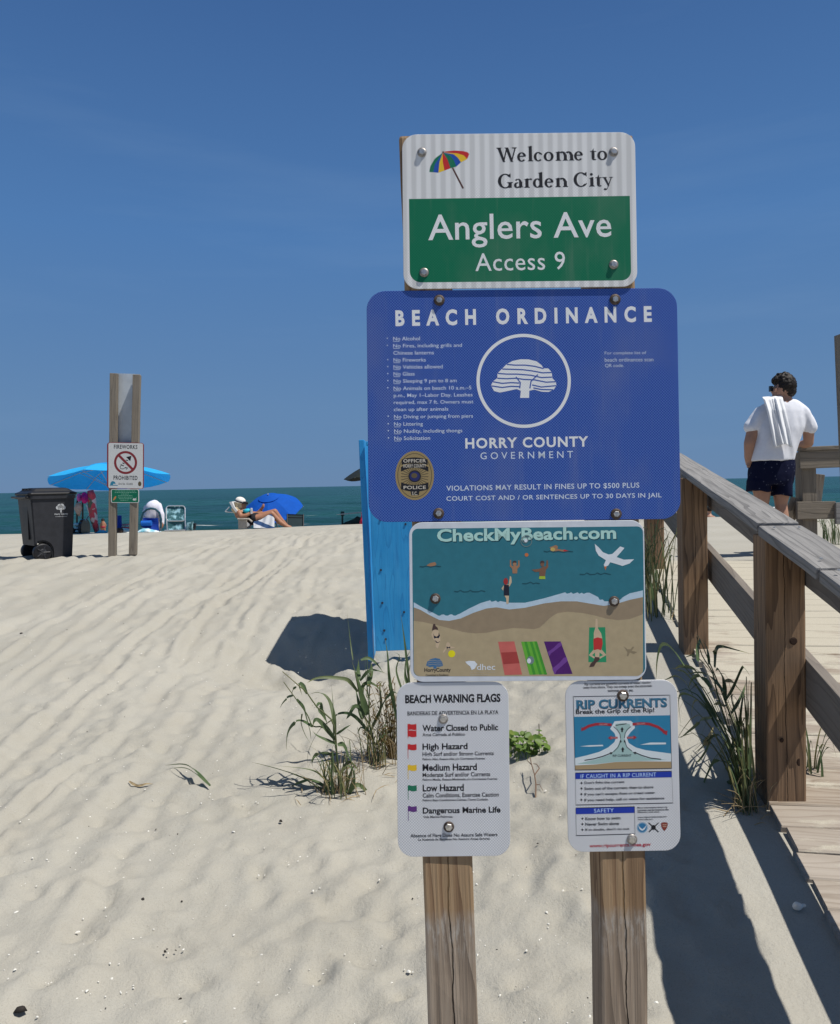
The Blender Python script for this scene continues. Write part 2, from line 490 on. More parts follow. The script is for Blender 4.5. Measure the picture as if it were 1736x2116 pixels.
# ------------------------------------------------------------------ sea
SEA = -1.5
def build_sea():
    xs = axis([(-30000, -3000, 3000), (-3000, -400, 200), (-400, -70, 12), (-70, 60, .8), (60, 400, 12), (400, 3000, 200), (3000, 30000, 3000)])
    ys = axis([(46, 110, .45), (110, 260, 1.6), (260, 900, 12), (900, 4000, 200), (4000, 40000, 3000)])
    X, Y = np.meshgrid(xs, ys)
    fade = sm(500, 60, Y) * sm(300, 60, np.abs(X))
    Z = SEA + fade * (perlin(X * .05, Y * .16, 31) * .55 + perlin(X * .22, Y * .5, 32) * .22 + perlin(X * .6, Y * 1.1, 33) * .10)
    c = 62.5 + perlin(X * .03, X * 0 + 2.0, 36) * 5.0
    brk = np.exp(-((Y - c) / 1.1) ** 2) * np.clip(.35 + 1.1 * perlin(X * .07, X * 0 + 4.4, 37), 0, 1)
    c2 = 78 + perlin(X * .02, X * 0 + 9.0, 36) * 8
    brk2 = np.exp(-((Y - c2) / 1.4) ** 2) * np.clip(.4 + 1.0 * perlin(X * .05, X * 0 + 14.4, 37), 0, 1)
    Z = Z + brk * .55 + brk2 * .4
    nx, ny = len(xs), len(ys)
    V = np.stack([X.ravel(), Y.ravel(), Z.ravel()], 1)
    idx = np.arange(nx * ny).reshape(ny, nx)
    F = np.stack([idx[:-1, :-1].ravel(), idx[:-1, 1:].ravel(), idx[1:, 1:].ravel(), idx[1:, :-1].ravel()], 1)
    me = bpy.data.meshes.new('sea')
    me.vertices.add(len(V)); me.vertices.foreach_set('co', V.ravel())
    me.loops.add(F.size); me.loops.foreach_set('vertex_index', F.ravel())
    me.polygons.add(len(F)); me.polygons.foreach_set('loop_start', np.arange(0, F.size, 4))
    me.polygons.foreach_set('loop_total', np.full(len(F), 4))
    me.polygons.foreach_set('use_smooth', np.ones(len(F), bool))
    me.update()
    at = me.attributes.new('foam', 'FLOAT', 'POINT')
    at.data.foreach_set('value', np.clip(brk + brk2 * .9, 0, 1).ravel().astype(np.float32))
    t = NT('sea_water')
    v = t.coords((.35, 1.0, 1.0), 'Object')
    n1 = t.noise(v, .14, 6, .6); n2 = t.noise(v, .9, 5, .6); n3 = t.noise(t.coords((.05, .25, 1), 'Object'), .35, 4)
    c = t.mix(t.rng(n3, .35, .65), (.008, .046, .050), (.014, .074, .074))
    a = t.n('ShaderNodeAttribute', attribute_name='foam')
    fo = t.rng(t.math('ADD', a.outputs['Fac'], t.math('MULTIPLY', t.math('SUBTRACT', n2, .5), .9)), .33, .6)
    caps = t.math('MULTIPLY', t.rng(t.noise(t.coords((.10, .5, 1), 'Object'), .35, 8, .62), .705, .78), .75)
    fo = t.math('MAXIMUM', fo, caps)
    t.col(t.mix(fo, c, (.80, .82, .82)))
    t.l(t.rng(fo, 0, 1, .32, .9), t.b.inputs['Roughness'])
    t.set('Specular IOR Level', .16); t.set('IOR', 1.33)
    t.bump(t.math('ADD', n1, t.math('MULTIPLY', n2, .35)), .9, 1.6)
    me.materials.append(t.m)
    o = link(bpy.data.objects.new('sea', me)); WM[o.name] = Matrix.Identity(4)
    tag(o, kind='structure')
build_sea()
# ------------------------------------------------------------------ timber materials
W_POST = M_wood('post_wood', (.44, .345, .255), (.27, .20, .14), (.07, .045, .028), 1.3, (.36, .31, .265), .3, crack=.95, wear=.665)
W_RPOST = M_wood('rail_post_wood', (.36, .225, .125), (.25, .15, .085), (.06, .032, .018), 1.45, (.27, .215, .165), .22, crack=.9)
W_CAP = M_wood('weathered_wood', (.33, .315, .30), (.20, .19, .182), (.05, .047, .047), 1.3, (.27, .265, .26), .5)
W_RAIL = M_wood('rail_wood', (.26, .215, .17), (.195, .16, .125), (.09, .066, .048), .9, (.21, .195, .18), .6)
W_FAR = M_wood('far_wood', (.27, .225, .175), (.21, .17, .125), (.10, .08, .06), .8, (.23, .21, .18), .5)

# ------------------------------------------------------------------ boardwalk
def build_deck():
    yaw = math.atan(.178)
    M = Matrix.Translation((1.27, 2.8, 0)) @ Matrix.Rotation(-yaw, 4, 'Z')
    mb = MB(); rnd = []
    a = -2.6
    while a < 4.15:
        w = .138 + random.uniform(-.003, .002)
        x0 = random.uniform(-.016, .010); x1 = 1.62 + random.uniform(-.02, .02)
        dz = random.uniform(-.002, .002); tl = random.uniform(-.002, .002)
        rings = []
        for k in range(13):
            x = x0 + (x1 - x0) * k / 12
            wob = .0015 * math.sin(k * 1.7 + a * 9)
            y0, y1 = a + wob, a + w + wob
            c = [(y0, -.036), (y0, -.005), (y0 + .005, 0), (y1 - .005, 0), (y1, -.005), (y1, -.036)]
            wy = 2.8 + a * math.cos(yaw)
            rings.append([(x, yy, float(deck_z(2.8 + yy * math.cos(yaw))) + zz + dz + tl * (k - 6) / 6 + .0015 * math.sin(k + a * 5)) for yy, zz in c])
        mb.loft(rings)
        r0 = random.random()
        rnd += [r0] * (13 * 6)
        a += w + .0055 + random.uniform(0, .002)
    t = NT('deck_boards')
    at = t.n('ShaderNodeAttribute', attribute_name='rnd')
    tc = t.n('ShaderNodeTexCoord'); sp = t.n('ShaderNodeSeparateXYZ'); t.l(tc.outputs['Object'], sp.inputs[0])
    cx = t.n('ShaderNodeCombineXYZ'); t.l(t.math('ADD', sp.outputs[0], t.math('MULTIPLY', at.outputs['Fac'], 37.0)), cx.inputs[0])
    t.l(sp.outputs[1], cx.inputs[1]); t.l(t.math('MULTIPLY', at.outputs['Fac'], 11.0), cx.inputs[2])
    def st(s):
        m = t.n('ShaderNodeMapping'); m.inputs['Scale'].default_value = s; t.l(cx.outputs[0], m.inputs[0]); return m.outputs[0]
    warp = t.noise(st((.9, 7, 1)), 1.0, 3)
    ring = t.math('FRACT', t.math('ADD', t.math('MULTIPLY', sp.outputs[1], 34.0), t.math('MULTIPLY', warp, 8.0)))
    fine = t.noise(st((5, 190, 1)), 1.0, 4, .6)
    blot = t.noise(st((2.2, 12, 1)), 1.0, 5, .6)
    c = t.mix(t.rng(blot, .3, .7), (.27, .215, .16), (.39, .335, .275))
    c = t.mix(t.math('MULTIPLY', t.rng(ring, .6, .96), .7), c, (.17, .12, .08))
    c = t.mix(t.rng(fine, .5, .78, 0, .5), c, (.20, .16, .12))
    c = t.mix(t.rng(at.outputs['Fac'], 0, 1, 0, .45), c, (.41, .37, .325))
    sn = t.noise(t.coords((1.0, 3.2, 1.0)), 3.2, 5, .62)
    fw = t.math('ADD', t.math('MULTIPLY', sp.outputs[1], .105), t.math('MULTIPLY', sp.outputs[0], .05))
    sand = t.rng(t.math('ADD', sn, fw), .575, .67)
    grit = t.noise(t.coords(), 300.0, 2)
    c = t.mix(sand, c, t.mix(t.rng(grit, .4, .7), (.42, .38, .30), (.52, .48, .40)))
    t.col(c); t.set('Roughness', .9); t.set('Specular IOR Level', .12)
    t.bump(t.math('ADD', fine, t.math('MULTIPLY', sand, 1.3)), .5, .003)
    o = mesh('boardwalk', mb.v, mb.f, t.m, M=M)
    av = o.data.attributes.new('rnd', 'FLOAT', 'POINT'); av.data.foreach_set('value', rnd)
    tag(o, kind='structure')
    # nailing stringer under the board ends
    e = mesh('boardwalk_stringer', *box_line(M, .03, .07, -2.5, 4.1, -.20, -.04), W_RAIL)
    tag(e, kind='structure')
def box_line(M, x0, x1, a0, a1, z0, z1):
    rings = []
    for k in range(30):
        a = a0 + (a1 - a0) * k / 29; z = float(deck_z(2.8 + a * .985))
        rings.append([M @ Vector(p) for p in ((x0, a, z + z0), (x1, a, z + z0), (x1, a, z + z1), (x0, a, z + z1))])
    m = MB(); m.loft(rings); return m.v, m.f
build_deck()

# ------------------------------------------------------------------ railing along the boardwalk
DV = Vector((.178, 1, 0)).normalized(); SV = Vector((1, -.178, 0)).normalized()
def cap_z(Y): return 1.5 - .172 + .137 * (Y - 2.8)
def build_rail():
    root = thing('boardwalk_railing', 'weathered timber handrail with square posts climbing along the left side of the boardwalk', 'railing', (1.3, 2.8, .31))
    bases = [P(1631, 1672, 2.8), P(1442, 1335, 4.4), P(1358, 1182, 6.4), Vector((1.03, 1.05, 0))]
    def line_x(Y): return bases[0].x + .165 * (Y - bases[0].y)
    for k, b in enumerate(bases):
        zb = float(deck_z(b.y)) - (.16 if k != 1 else .12)
        ztop = cap_z(b.y) - .040
        lean = Vector((-.004, 0, 0))
        timber('post', (b.x, b.y + .07, zb), (b.x + lean.x, b.y + .07, ztop), .14, .14, SV, W_RPOST, root, seed=k, bev=.007, tilt=R(4))
    def cp(Y, dx=0, dz=0): return Vector((line_x(Y) + dx, Y + .07, cap_z(Y) + dz - .019))
    timber('cap_board', cp(2.80, -.005, .006), cp(7.0, .02, .0), .148, .038, SV, W_CAP, root, 11, .006, .002)
    timber('cap_board', cp(2.163, -.004, -.005), cp(2.796, 0, -.004), .150, .038, SV, W_CAP, root, 12, .006, .002)
    timber('cap_board', cp(.95, .0, -.022), cp(2.165, .004, -.012), .148, .038, SV, W_CAP, root, 13, .006, .002)
    def rail(Y0, Y1, top, h, name, sd):
        off = .07 + .021
        p = [Vector((line_x(Y), Y + .07, z)) + SV * off for Y, z in ((Y0, top(Y0) - h / 2), (Y1, top(Y1) - h / 2))]
        timber(name, p[0], p[1], .038, h, SV, W_RAIL, root, sd, .004)
    rail(.95, 6.9, lambda Y: cap_z(Y) - .034, .182, 'top_rail', 21)
    rail(.95, 6.9, lambda Y: 1.5 - .655 + .15 * (Y - 2.8), .178, 'lower_rail', 22)
    for (x, y, rx, rz_) in ((1641, 1325, .016, .014), (1654, 1575, .014, .020), (1616, 1530, .008, .009)):
        kn = MB(); c = P(x, y, 2.795); kn.loft([[c + Vector((rx * (1 - .3 * j) * math.cos(a), -.0015 * j + .002, rz_ * (1 - .3 * j) * math.sin(a))) for a in [k * math.pi / 8 for k in range(16)]] for j in (0, 1)])
        kn.build('knot', M_plain('knot_wood', (.035, .018, .011), .8, 0, .5, 220), root)
    # nail heads on the caps
    for Y in (2.86, 2.72, 2.24, 2.10, 4.43, 6.42):
        for s in (-.04, .045):
            nl = MB(); c = cp(Y, 0, .0225) + SV * s
            nl.tube([c - Vector((0, 0, .002)), c + Vector((0, 0, .002))], .005, 8)
            nl.build('nail', M_plain('galvanised', (.55, .55, .55), .35, .8), root)
build_rail()

def build_landing():
    Y = 7.5
    root = thing('landing_railing', 'timber railing with a wide top plank the man in white leans on', 'railing', tuple(P(1665, 1120, Y)))
    def q(x, y, d=0): return P(x, y, Y + d)
    fx = Vector((1, 0, 0))
    timber('post', q(1669, 1160, .07), q(1663.5, 934, .07), .14, .14, fx, W_FAR, root, 31)
    # top plank (on edge) and flat cap, running right out of the picture
    a, b = q(1651, 951, -.025), q(1651, 951, -.025); b = b + Vector((1.3, 0, 0.028))
    timber('top_rail', a, b, .17, .04, (0, 0, 1), W_FAR, root, 32)
    a, b = q(1646, 928.5, .02), q(1646, 928.5, .02) + Vector((1.32, 0, .028))
    timber('cap_board', a, b, .17, .038, (0, 1, 0), W_FAR, root, 33)
    a = q(1646, 1055, -.025); b = q(1725, 1054, -.025)
    timber('lower_rail', a, b, .17, .04, (0, 0, 1), W_FAR, root, 34)
    a = q(1726, 1061, -.065); b = a + Vector((.9, 0, .01))
    timber('splice_board', a, b, .205, .036, (0, 0, 1), W_CAP, root, 35)
    timber('brace', q(1647, 1030, .05), q(1612, 1120, .05), .11, .04, (1, 0, 0), W_FAR, root, 36)
    timber('back_board', q(1686, 1042, .3), q(1694, 980, .3), .09, .04, (1, 0, 0), W_RAIL, root, 37)
    timber('back_board', q(1679, 1042, .36), q(1682, 988, .36), .07, .04, (1, 0, 0), W_RAIL, root, 38)
    t = timber('tall_post', P(1776, 1330, 6.5), P(1750, 690, 6.5), .14, .14, (1, 0, 0), W_FAR, None, 39)
    tag(t, 'tall grey wooden post cut off by the right edge of the picture', 'post')
build_landing()

# ------------------------------------------------------------------ front sign posts
SY0, SK = 1.512, .055
def PS(xd, yd, off=0.0):
    """point on the plane of the signs (slightly tilted), off metres nearer to the viewer"""
    v = ray(xd, yd); n = Vector((0, 1, -SK)); p0 = Vector((0, SY0, 1.5)) - n * off
    return CAM + v * ((p0 - CAM).dot(n) / v.dot(n))
def front_post(name, top, bot, w, label, seed):
    a, b = PS(*top), PS(*bot)
    z = (a - b).normalized(); n = Vector((0, 1, -SK)).normalized()
    b = b - z * ((b.z + .12) / z.z)
    off = n * (w / 2 + .002)
    o = timber(name, b + off, a + off, w, w, (1, 0, 0), W_POST, None, seed, .006, .0025)
    tag(o, label, 'post', 'two posts carrying the front signs')
    return o
front_post('sign_post', (875, 277), (936.5, 2116), .096, 'left weathered square wooden post under the warning flags sign', 1)
front_post('sign_post', (1262, 277), (1293.5, 2116), .090, 'right weathered square wooden post under the rip currents sign', 2)

# ------------------------------------------------------------------ sign building
K = 2956 / 1736
class Sheet:
    """a flat sign: local X right, Z up, -Y towards the viewer. Art is read off in crop coordinates."""
    def __init__(s, name, label, cat, z, TL, TR, BL, radius, mat, edge=None, off=0.0, thick=.0022, place=None):
        place = place or PS
        s.z = z
        c = [place(*z(*q)) for q in (TL, TR, BL)]
        n = Vector((0, 1, -SK)).normalized() if place is PS else Vector((0, 1, 0))
        X = (c[1] - c[0]); s.W = X.length; X.normalize()
        Z = (c[2] - c[0]) * -1; s.H = Z.length
        Y = n; Zp = X.cross(Y).normalized()
        ctr = (c[1] + c[2]) / 2 - n * off
        M = Matrix((X, Y, Zp)).transposed().to_4x4(); M.translation = ctr
        s.root = thing(name, label, cat, ctr, M=M)
        a = np.array([[TL[0], TL[1], 1], [TR[0], TR[1], 1], [BL[0], BL[1], 1]], float)
        s.A = np.linalg.solve(a, np.array([[-s.W / 2, s.H / 2], [s.W / 2, s.H / 2], [-s.W / 2, -s.H / 2]]))
        s.k = s.W / math.dist(TL, TR)
        s.M = M; s.parts = {}; s.nl = 0; s.thick = thick
        m = MB(); o = s.rrect(-s.W / 2, -s.H / 2, s.W / 2, s.H / 2, radius)
        bm_ = .0006
        inner = s.rrect(-s.W / 2 + bm_, -s.H / 2 + bm_, s.W / 2 - bm_, s.H / 2 - bm_, radius - bm_)
        m.loft([[(x, thick, y) for x, y in o], [(x, bm_, y) for x, y in o], [(x, 0, y) for x, y in inner]], cap=True)
        s.panel = m.build('panel', mat, s.root, M)
    def rrect(s, x0, y0, x1, y1, r, n=8):
        out = []
        for cx, cy, a0 in ((x1 - r, y1 - r, 0), (x0 + r, y1 - r, 90), (x0 + r, y0 + r, 180), (x1 - r, y0 + r, 270)):
            for k in range(n + 1):
                a = R(a0 + 90 * k / n); out.append((cx + r * math.cos(a), cy + r * math.sin(a)))
        return out
    def m(s, p):
        v = np.array([p[0], p[1], 1.0]) @ s.A
        return float(v[0]), float(v[1])
    def _part(s, key, mat):
        if key not in s.parts: s.parts[key] = ([], [], mat)
        return s.parts[key]
    def poly2(s, key, mat, pts, ly):
        """polygon given in local metres"""
        V, F, _ = s._part(key, mat)
        s.nl += 1
        y = -.00004 * ly - .0000008 * (s.nl % 40)
        tri = geometry.tessellate_polygon([[Vector((x, z, 0)) for x, z in pts]])
        n = len(V); V += [(x, y, z) for x, z in pts]
        for t in tri:
            a, b, c = [Vector((pts[i][0], pts[i][1], 0)) for i in t]
            t = t if (b - a).cross(c - a).z > 0 else t[::-1]
            F.append(tuple(i + n for i in t))
    def poly(s, key, mat, pts, ly=2): s.poly2(key, mat, [s.m(p) for p in pts], ly)
    def rpoly(s, key, mat, x0, y0, x1, y1, r, ly=1):
        a = s.m((x0, y1)); b = s.m((x1, y0))
        s.poly2(key, mat, s.rrect(a[0], a[1], b[0], b[1], r * s.k), ly)
    def line(s, key, mat, pts, w, ly=2, closed=False):
        q = [Vector(s.m(p)) for p in pts]; h = w * s.k / 2
        V, F, _ = s._part(key, mat); s.nl += 1; y = -.00004 * ly - .0000008 * (s.nl % 40)
        n = len(q); base = len(V)
        for i, p in enumerate(q):
            a = q[(i - 1) % n] if closed or i else q[0]; b = q[(i + 1) % n] if closed or i < n - 1 else q[-1]
            t = (b - a).normalized(); o = Vector((-t.y, t.x)) * h
            V += [((p + o).x, y, (p + o).y), ((p - o).x, y, (p - o).y)]
        for i in range(n if closed else n - 1):
            a, b = base + 2 * i, base + 2 * ((i + 1) % n)
            F.append((a, a + 1, b + 1, b))
    def ell(s, key, mat, cx, cy, rx, ry, ly=2, n=36):
        s.poly(key, mat, [(cx + rx * math.cos(2 * math.pi * k / n), cy + ry * math.sin(2 * math.pi * k / n)) for k in range(n)], ly)
    def ring(s, key, mat, cx, cy, rx, ry, w, ly=2, n=64):
        s.line(key, mat, [(cx + rx * math.cos(2 * math.pi * k / n), cy + ry * math.sin(2 * math.pi * k / n)) for k in range(n)], w, ly, True)
    def glyphs(s, key, mat, V2, F2, xl, xr, yc, h, ly, rot=0.0):
        xs = [v[0] for v in V2]; ys = [v[1] for v in V2]
        x0, x1, y0, y1 = min(xs), max(xs), min(ys), max(ys)
        cx, cy = s.m(((xl + xr) / 2, yc))
        sx = (xr - xl) * s.k / (x1 - x0); sy = h * s.k / (y1 - y0)
        V, F, _ = s._part(key, mat); s.nl += 1; y = -.00004 * ly - .0000008 * (s.nl % 40); n = len(V)
        cr, sr = math.cos(rot), math.sin(rot)
        for v in V2:
            a, b = (v[0] - (x0 + x1) / 2) * sx, (v[1] - (y0 + y1) / 2) * sy
            V.append((cx + a * cr - b * sr, y - (v[2] if len(v) > 2 else 0), cy + a * sr + b * cr))
        F += [tuple(i + n for i in f) for f in F2]
    def text(s, key, mat, body, xl, xr, yc, h, bold=0.0, sp=1.0, ly=4, rot=0.0):
        V2, F2 = text_geo(body, bold, sp)
        s.nt = getattr(s, 'nt', 0) + 1; key = '%s#%d' % (key, s.nt)
        s.glyphs(key, mat, V2, F2, xl, xr, yc, h, ly, rot)
    def bolt(s, x, y, rw=9.0, hexr=5.2, rusty=True, tiltd=0):
        """washer and hex head; radii in mm"""
        u, v = s.m((x, y)); rw /= 1000; hr = hexr / 1000
        w = MB(); y0 = -.0004
        prof = [(rw, 0), (rw, -.0009), (rw * .86, -.0018), (hr * 1.12, -.0024)]
        w.loft([[(u + r_ * math.cos(2 * math.pi * k / 20), y0 + yy, v + r_ * math.sin(2 * math.pi * k / 20)) for k in range(20)] for r_, yy in prof])
        b = MB(); a0 = random.uniform(0, 1)
        def hexa(r_, yy): return [(u + r_ * math.cos(a0 + math.pi * k / 3), yy, v + r_ * math.sin(a0 + math.pi * k / 3)) for k in range(6)]
        b.loft([hexa(hr, y0 - .002), hexa(hr, y0 - .0044), hexa(hr * .9, y0 - .0050), hexa(hr * .4, y0 - .0051)])
        bo = b.build('bolt', M_plain('bolt_steel', (.50, .48, .45), .35, .75, .3, 200), s.root, s.M)
        w.build('washer', M_plain('rusty_washer', (.085, .062, .05), .6, .3, .45, 150) if rusty else M_plain('grey_washer', (.30, .28, .26), .45, .6, .3, 150), bo, s.M, True)
    def flush(s):
        for key, (V, F, mat) in s.parts.items():
            mesh(key.split('#')[0], V, F, mat, s.root, s.M)
_tg = {}
def text_geo(body, bold=0.0, sp=1.0):
    k = (body, bold, sp)
    if k in _tg: return _tg[k]
    cu = bpy.data.curves.new('letters', 'FONT'); cu.body = body; cu.offset = bold; cu.space_character = sp; cu.resolution_u = 3
    ob = bpy.data.objects.new('letters', cu); me = bpy.data.meshes.new_from_object(ob)
    V = [(v.co.x, v.co.y) for v in me.vertices]; F = [tuple(p.vertices) for p in me.polygons]
    bpy.data.objects.remove(ob); bpy.data.curves.remove(cu); bpy.data.meshes.remove(me)
    _tg[k] = (V, F); return V, F

# ------------------------------------------------------------------ roman (serif) letters, drawn stroke by stroke
def serif_geo(body):
    V, F = [], []; cnt = [0]
    def poly(pts):
        cnt[0] += 1; z = .000003 * (cnt[0] % 12); n = len(V)
        V.extend([(p[0], p[1], z) for p in pts])
        tri = geometry.tessellate_polygon([[Vector((p[0], p[1], 0)) for p in pts]])
        for t in tri:
            a, b, c = [Vector((pts[i][0], pts[i][1], 0)) for i in t]
            t = t if (b - a).cross(c - a).z > 0 else t[::-1]
            F.append(tuple(i + n for i in t))
    def arc(cx, cy, rx, ry, tx, ty, a0, a1, n=20):
        o, i = [], []
        for k in range(n + 1):
            a = R(a0 + (a1 - a0) * k / n)
            o.append((cx + rx * math.cos(a), cy + ry * math.sin(a)))
            i.append((cx + (rx - tx) * math.cos(a), cy + (ry - ty) * math.sin(a)))
        for k in range(n): poly([o[k], o[k + 1], i[k + 1], i[k]])
    def rect(x0, y0, x1, y1): poly([(x0, y0), (x1, y0), (x1, y1), (x0, y1)])
    def foot(x, w, y=0.0, up=True, e=.075):
        h = .05 if up else -.05
        poly([(x - e, y), (x + w + e, y), (x + w + e, y + h * .6), (x + w, y + h * 1.6), (x, y + h * 1.6), (x - e, y + h * .6)])
    def flag(x, w, y):
        poly([(x - .085, y - .075), (x, y - .10), (x + w, y - .10), (x + w, y), (x + w * .6, y)])
    T, t = .20, .085
    x = 0.0
    def adv(w): return w
    for ch in body:
        o = x
        if ch == ' ': x += .36; continue
        if ch == 'W':
            for a, b, w in ((.02, .36, T), (.36, .58, .085), (.52, .86, T), (.86, 1.12, .085)):
                ya, yb = (.94, -.02) if b > a and w == T else (-.02, .94)
                poly([(o + a, ya), (o + a + w, ya), (o + b + w * .75, yb), (o + b, yb)] if ya > yb else [(o + a, ya), (o + a + w, ya), (o + b + w, yb), (o + b, yb)])
            for a in (.0, .98): foot(o + a + .02, T, .96, False, .07)
            rect(o + .48, .91, o + .72, .96)
            x += 1.27
        elif ch == 'G' or ch == 'C':
            arc(o + .46, .48, .46, .50, .20, .075, 42, 318)
            if ch == 'G':
                rect(o + .66, .02, o + .66 + T, .40); foot(o + .66, T, .40, False, .08)
                poly([(o + .62, .80), (o + .80, .70), (o + .80, .98), (o + .76, .98)])
                poly([(o + .62, .04), (o + .70, .0), (o + .70, .12), (o + .64, .1)])
                x += .98
            else:
                poly([(o + .64, .84), (o + .82, .68), (o + .82, .98), (o + .78, .98)])
                poly([(o + .64, .04), (o + .76, .11), (o + .83, .22), (o + .80, .25), (o + .68, .14)])
                x += .95
        elif ch == 'e':
            arc(o + .29, .30, .29, .32, .17, .075, 18, 320)
            rect(o + .12, .315, o + .55, .385)
            arc(o + .29, .30, .29, .32, .10, .05, 14, 60, 8)
            x += .66
        elif ch == 'c':
            arc(o + .29, .30, .29, .32, .175, .075, 40, 318)
            poly([(o + .40, .56), (o + .44, .44), (o + .53, .42), (o + .54, .50)])
            x += .63
        elif ch == 'o':
            arc(o + .32, .30, .32, .32, .175, .075, 0, 360, 32); x += .74
        elif ch == 'l':
            rect(o + .09, .02, o + .09 + T, 1.0); foot(o + .09, T); flag(o + .09, T, 1.04); x += .40
        elif ch == 'i':
            rect(o + .09, .02, o + .09 + T, .58); foot(o + .09, T); flag(o + .09, T, .63)
            arc(o + .165, .82, .09, .09, .09, .09, 0, 360, 16); x += .40
        elif ch in 'mnr':
            rect(o + .09, .02, o + .09 + T, .58); foot(o + .09, T); flag(o + .09, T, .63)
            if ch == 'r':
                poly([(o + .22, .38), (o + .24, .44), (o + .34, .55), (o + .42, .52), (o + .50, .50), (o + .50, .62), (o + .40, .63), (o + .30, .58)]); x += .54
            else:
                for k in range(2 if ch == 'm' else 1):
                    b = o + .09 + T + k * .40
                    arc(b + .16, .40, .245, .23, .185, .10, 0, 140, 10)
                    rect(b + .255, .02, b + .255 + T, .41); foot(b + .255, T, 0, True, .065)
                x += .80 if ch == 'n' else 1.20
        elif ch == 't':
            rect(o + .10, .10, o + .10 + T * .95, .60); poly([(o + .10, .58), (o + .24, .58), (o + .24, .80), (o + .20, .74)])
            rect(o + .01, .555, o + .40, .61); arc(o + .27, .14, .17, .16, .14, .075, 180, 320, 10); x += .46
        elif ch == 'a':
            rect(o + .34, .06, o + .34 + T, .42); arc(o + .27, .40, .22, .22, .14, .06, 0, 150, 12)
            arc(o + .22, .18, .20, .20, .16, .075, 60, 330, 16); poly([(o + .48, .10), (o + .50, .05), (o + .60, .03), (o + .60, .08)])
            rect(o + .34, .0, o + .48, .1); x += .64
        elif ch == 'd':
            arc(o + .30, .30, .28, .32, .175, .075, 40, 325); rect(o + .42, .0, o + .42 + T, 1.0); flag(o + .42, T, 1.04)
            poly([(o + .57, .0), (o + .66, .02), (o + .66, .07), (o + .57, .08)]); x += .74
        elif ch == 'y':
            poly([(o + .04, .60), (o + .20, .60), (o + .42, .06), (o + .34, -.02)]); poly([(o + .52, .60), (o + .585, .60), (o + .34, -.08), (o + .30, -.02)])
            poly([(o + .34, -.02), (o + .385, .06), (o + .26, -.24), (o + .16, -.27), (o + .10, -.20), (o + .20, -.20)])
            arc(o + .14, -.20, .08, .07, .08, .07, 0, 360, 12)
            rect(o - .02, .575, o + .27, .62); rect(o + .42, .575, o + .66, .62); x += .66
        else: x += .5
    return V, F
# ------------------------------------------------------------------ sheeting and inks
S_WHITE = M_retro('white_sheeting', (.66, .66, .66), (.94, .94, .92), .85, .45)
S_WHITE2 = M_retro('grey_white_sheeting', (.50, .51, .54), (.97, .97, .96), .95, .0)
S_GREEN = M_retro('green_sheeting', (.0, .135, .062), (.03, .24, .13), .4)
S_BLUE = M_retro('blue_sheeting', (.012, .052, .30), (.22, .36, .70), .62)
S_LET = M_retro('letter_sheeting', (.70, .71, .72), (.95, .95, .95), .7)
S_LBL = M_retro('small_letter_sheeting', (.55, .63, .75), (.88, .91, .94), .5)
def ink(name, c, rough=.5): return M_plain('ink_' + name, c, rough, 0, .06, 60)
BLACK = ink('black', (.012, .012, .016))
def rink(name, c): return M_retro('ink_r_' + name, c, tuple(min(1, x * 1.25 + .05) for x in c), .45)
I_RED, I_YEL, I_BLU, I_GRN = rink('red', (.50, .018, .02)), rink('yellow', (.72, .46, .02)), rink('blue', (.01, .07, .36)), rink('green', (.0, .15, .075))
I_BRN = ink('brown', (.085, .03, .022))
I_PUR = rink('purple', (.10, .02, .18))

# ================================================================== welcome sign
z = zoom(1400, 440, 1736 / 860)
s = Sheet('street_sign', 'white and green sign with a striped beach umbrella emblem, topmost on the front posts', 'sign', z,
          (28, 74), (1679, 56), (42, 1169), .029, S_WHITE, off=.004)
tl, tr, br, bl = (79, 532), (1641, 510), (1648, 1108), (86, 1122)
g = [tl, tr] + [(1648 - 68 + 68 * math.cos(a), 1040 + 68 * math.sin(a)) for a in [R(k * 10) for k in range(10)]] \
    + [(86 + 80 - 80 * math.sin(a), 1042 + 80 * math.cos(a)) for a in [R(k * 10) for k in range(10)]]
s.poly('green_field', S_GREEN, g, 1)
segs = [(I_GRN, [(222, 340), (230, 300), (262, 245), (318, 203), (262, 285), (250, 342)]),
        (I_BLU, [(250, 342), (262, 285), (318, 203), (294, 270), (287, 346)]),
        (I_YEL, [(287, 346), (294, 270), (318, 203), (317, 265), (330, 330)]),
        (I_RED, [(330, 330), (317, 265), (318, 203), (350, 250), (372, 314)]),
        (I_GRN, [(372, 314), (350, 250), (320, 203), (372, 225), (395, 255), (414, 302)]),
        (I_BLU, [(414, 302), (395, 255), (372, 225), (322, 203), (395, 215), (425, 240), (446, 272)]),
        (I_YEL, [(446, 272), (425, 240), (395, 215), (322, 203), (420, 208), (465, 222), (491, 248)]),
        (I_RED, [(491, 248), (465, 222), (420, 208), (322, 201), (335, 195), (400, 188), (460, 192), (492, 200), (505, 213)])]
for m_, p_ in segs: s.poly('umbrella_emblem_' + m_.name.split('_')[-1], m_, p_, 2)
s.poly('umbrella_emblem_pole', I_BRN, [(382, 314), (392, 309), (468, 455), (457, 460)], 2)
s.poly('umbrella_emblem_pole', I_BRN, [(312, 196), (324, 192), (326, 206), (316, 207)], 3)
V2, F2 = serif_geo('Welcome to'); s.glyphs('black_lettering#w', BLACK, V2, F2, 697, 1482, 208, 112, 4, R(.5))
V2, F2 = serif_geo('Garden City'); s.glyphs('black_lettering#g', BLACK, V2, F2, 708, 1524, 408, 138, 4, R(.5))
s.text('white_lettering', S_LET, 'Anglers Ave', 215, 1510, 751, 240, .008, 1.03, 4, R(.5))
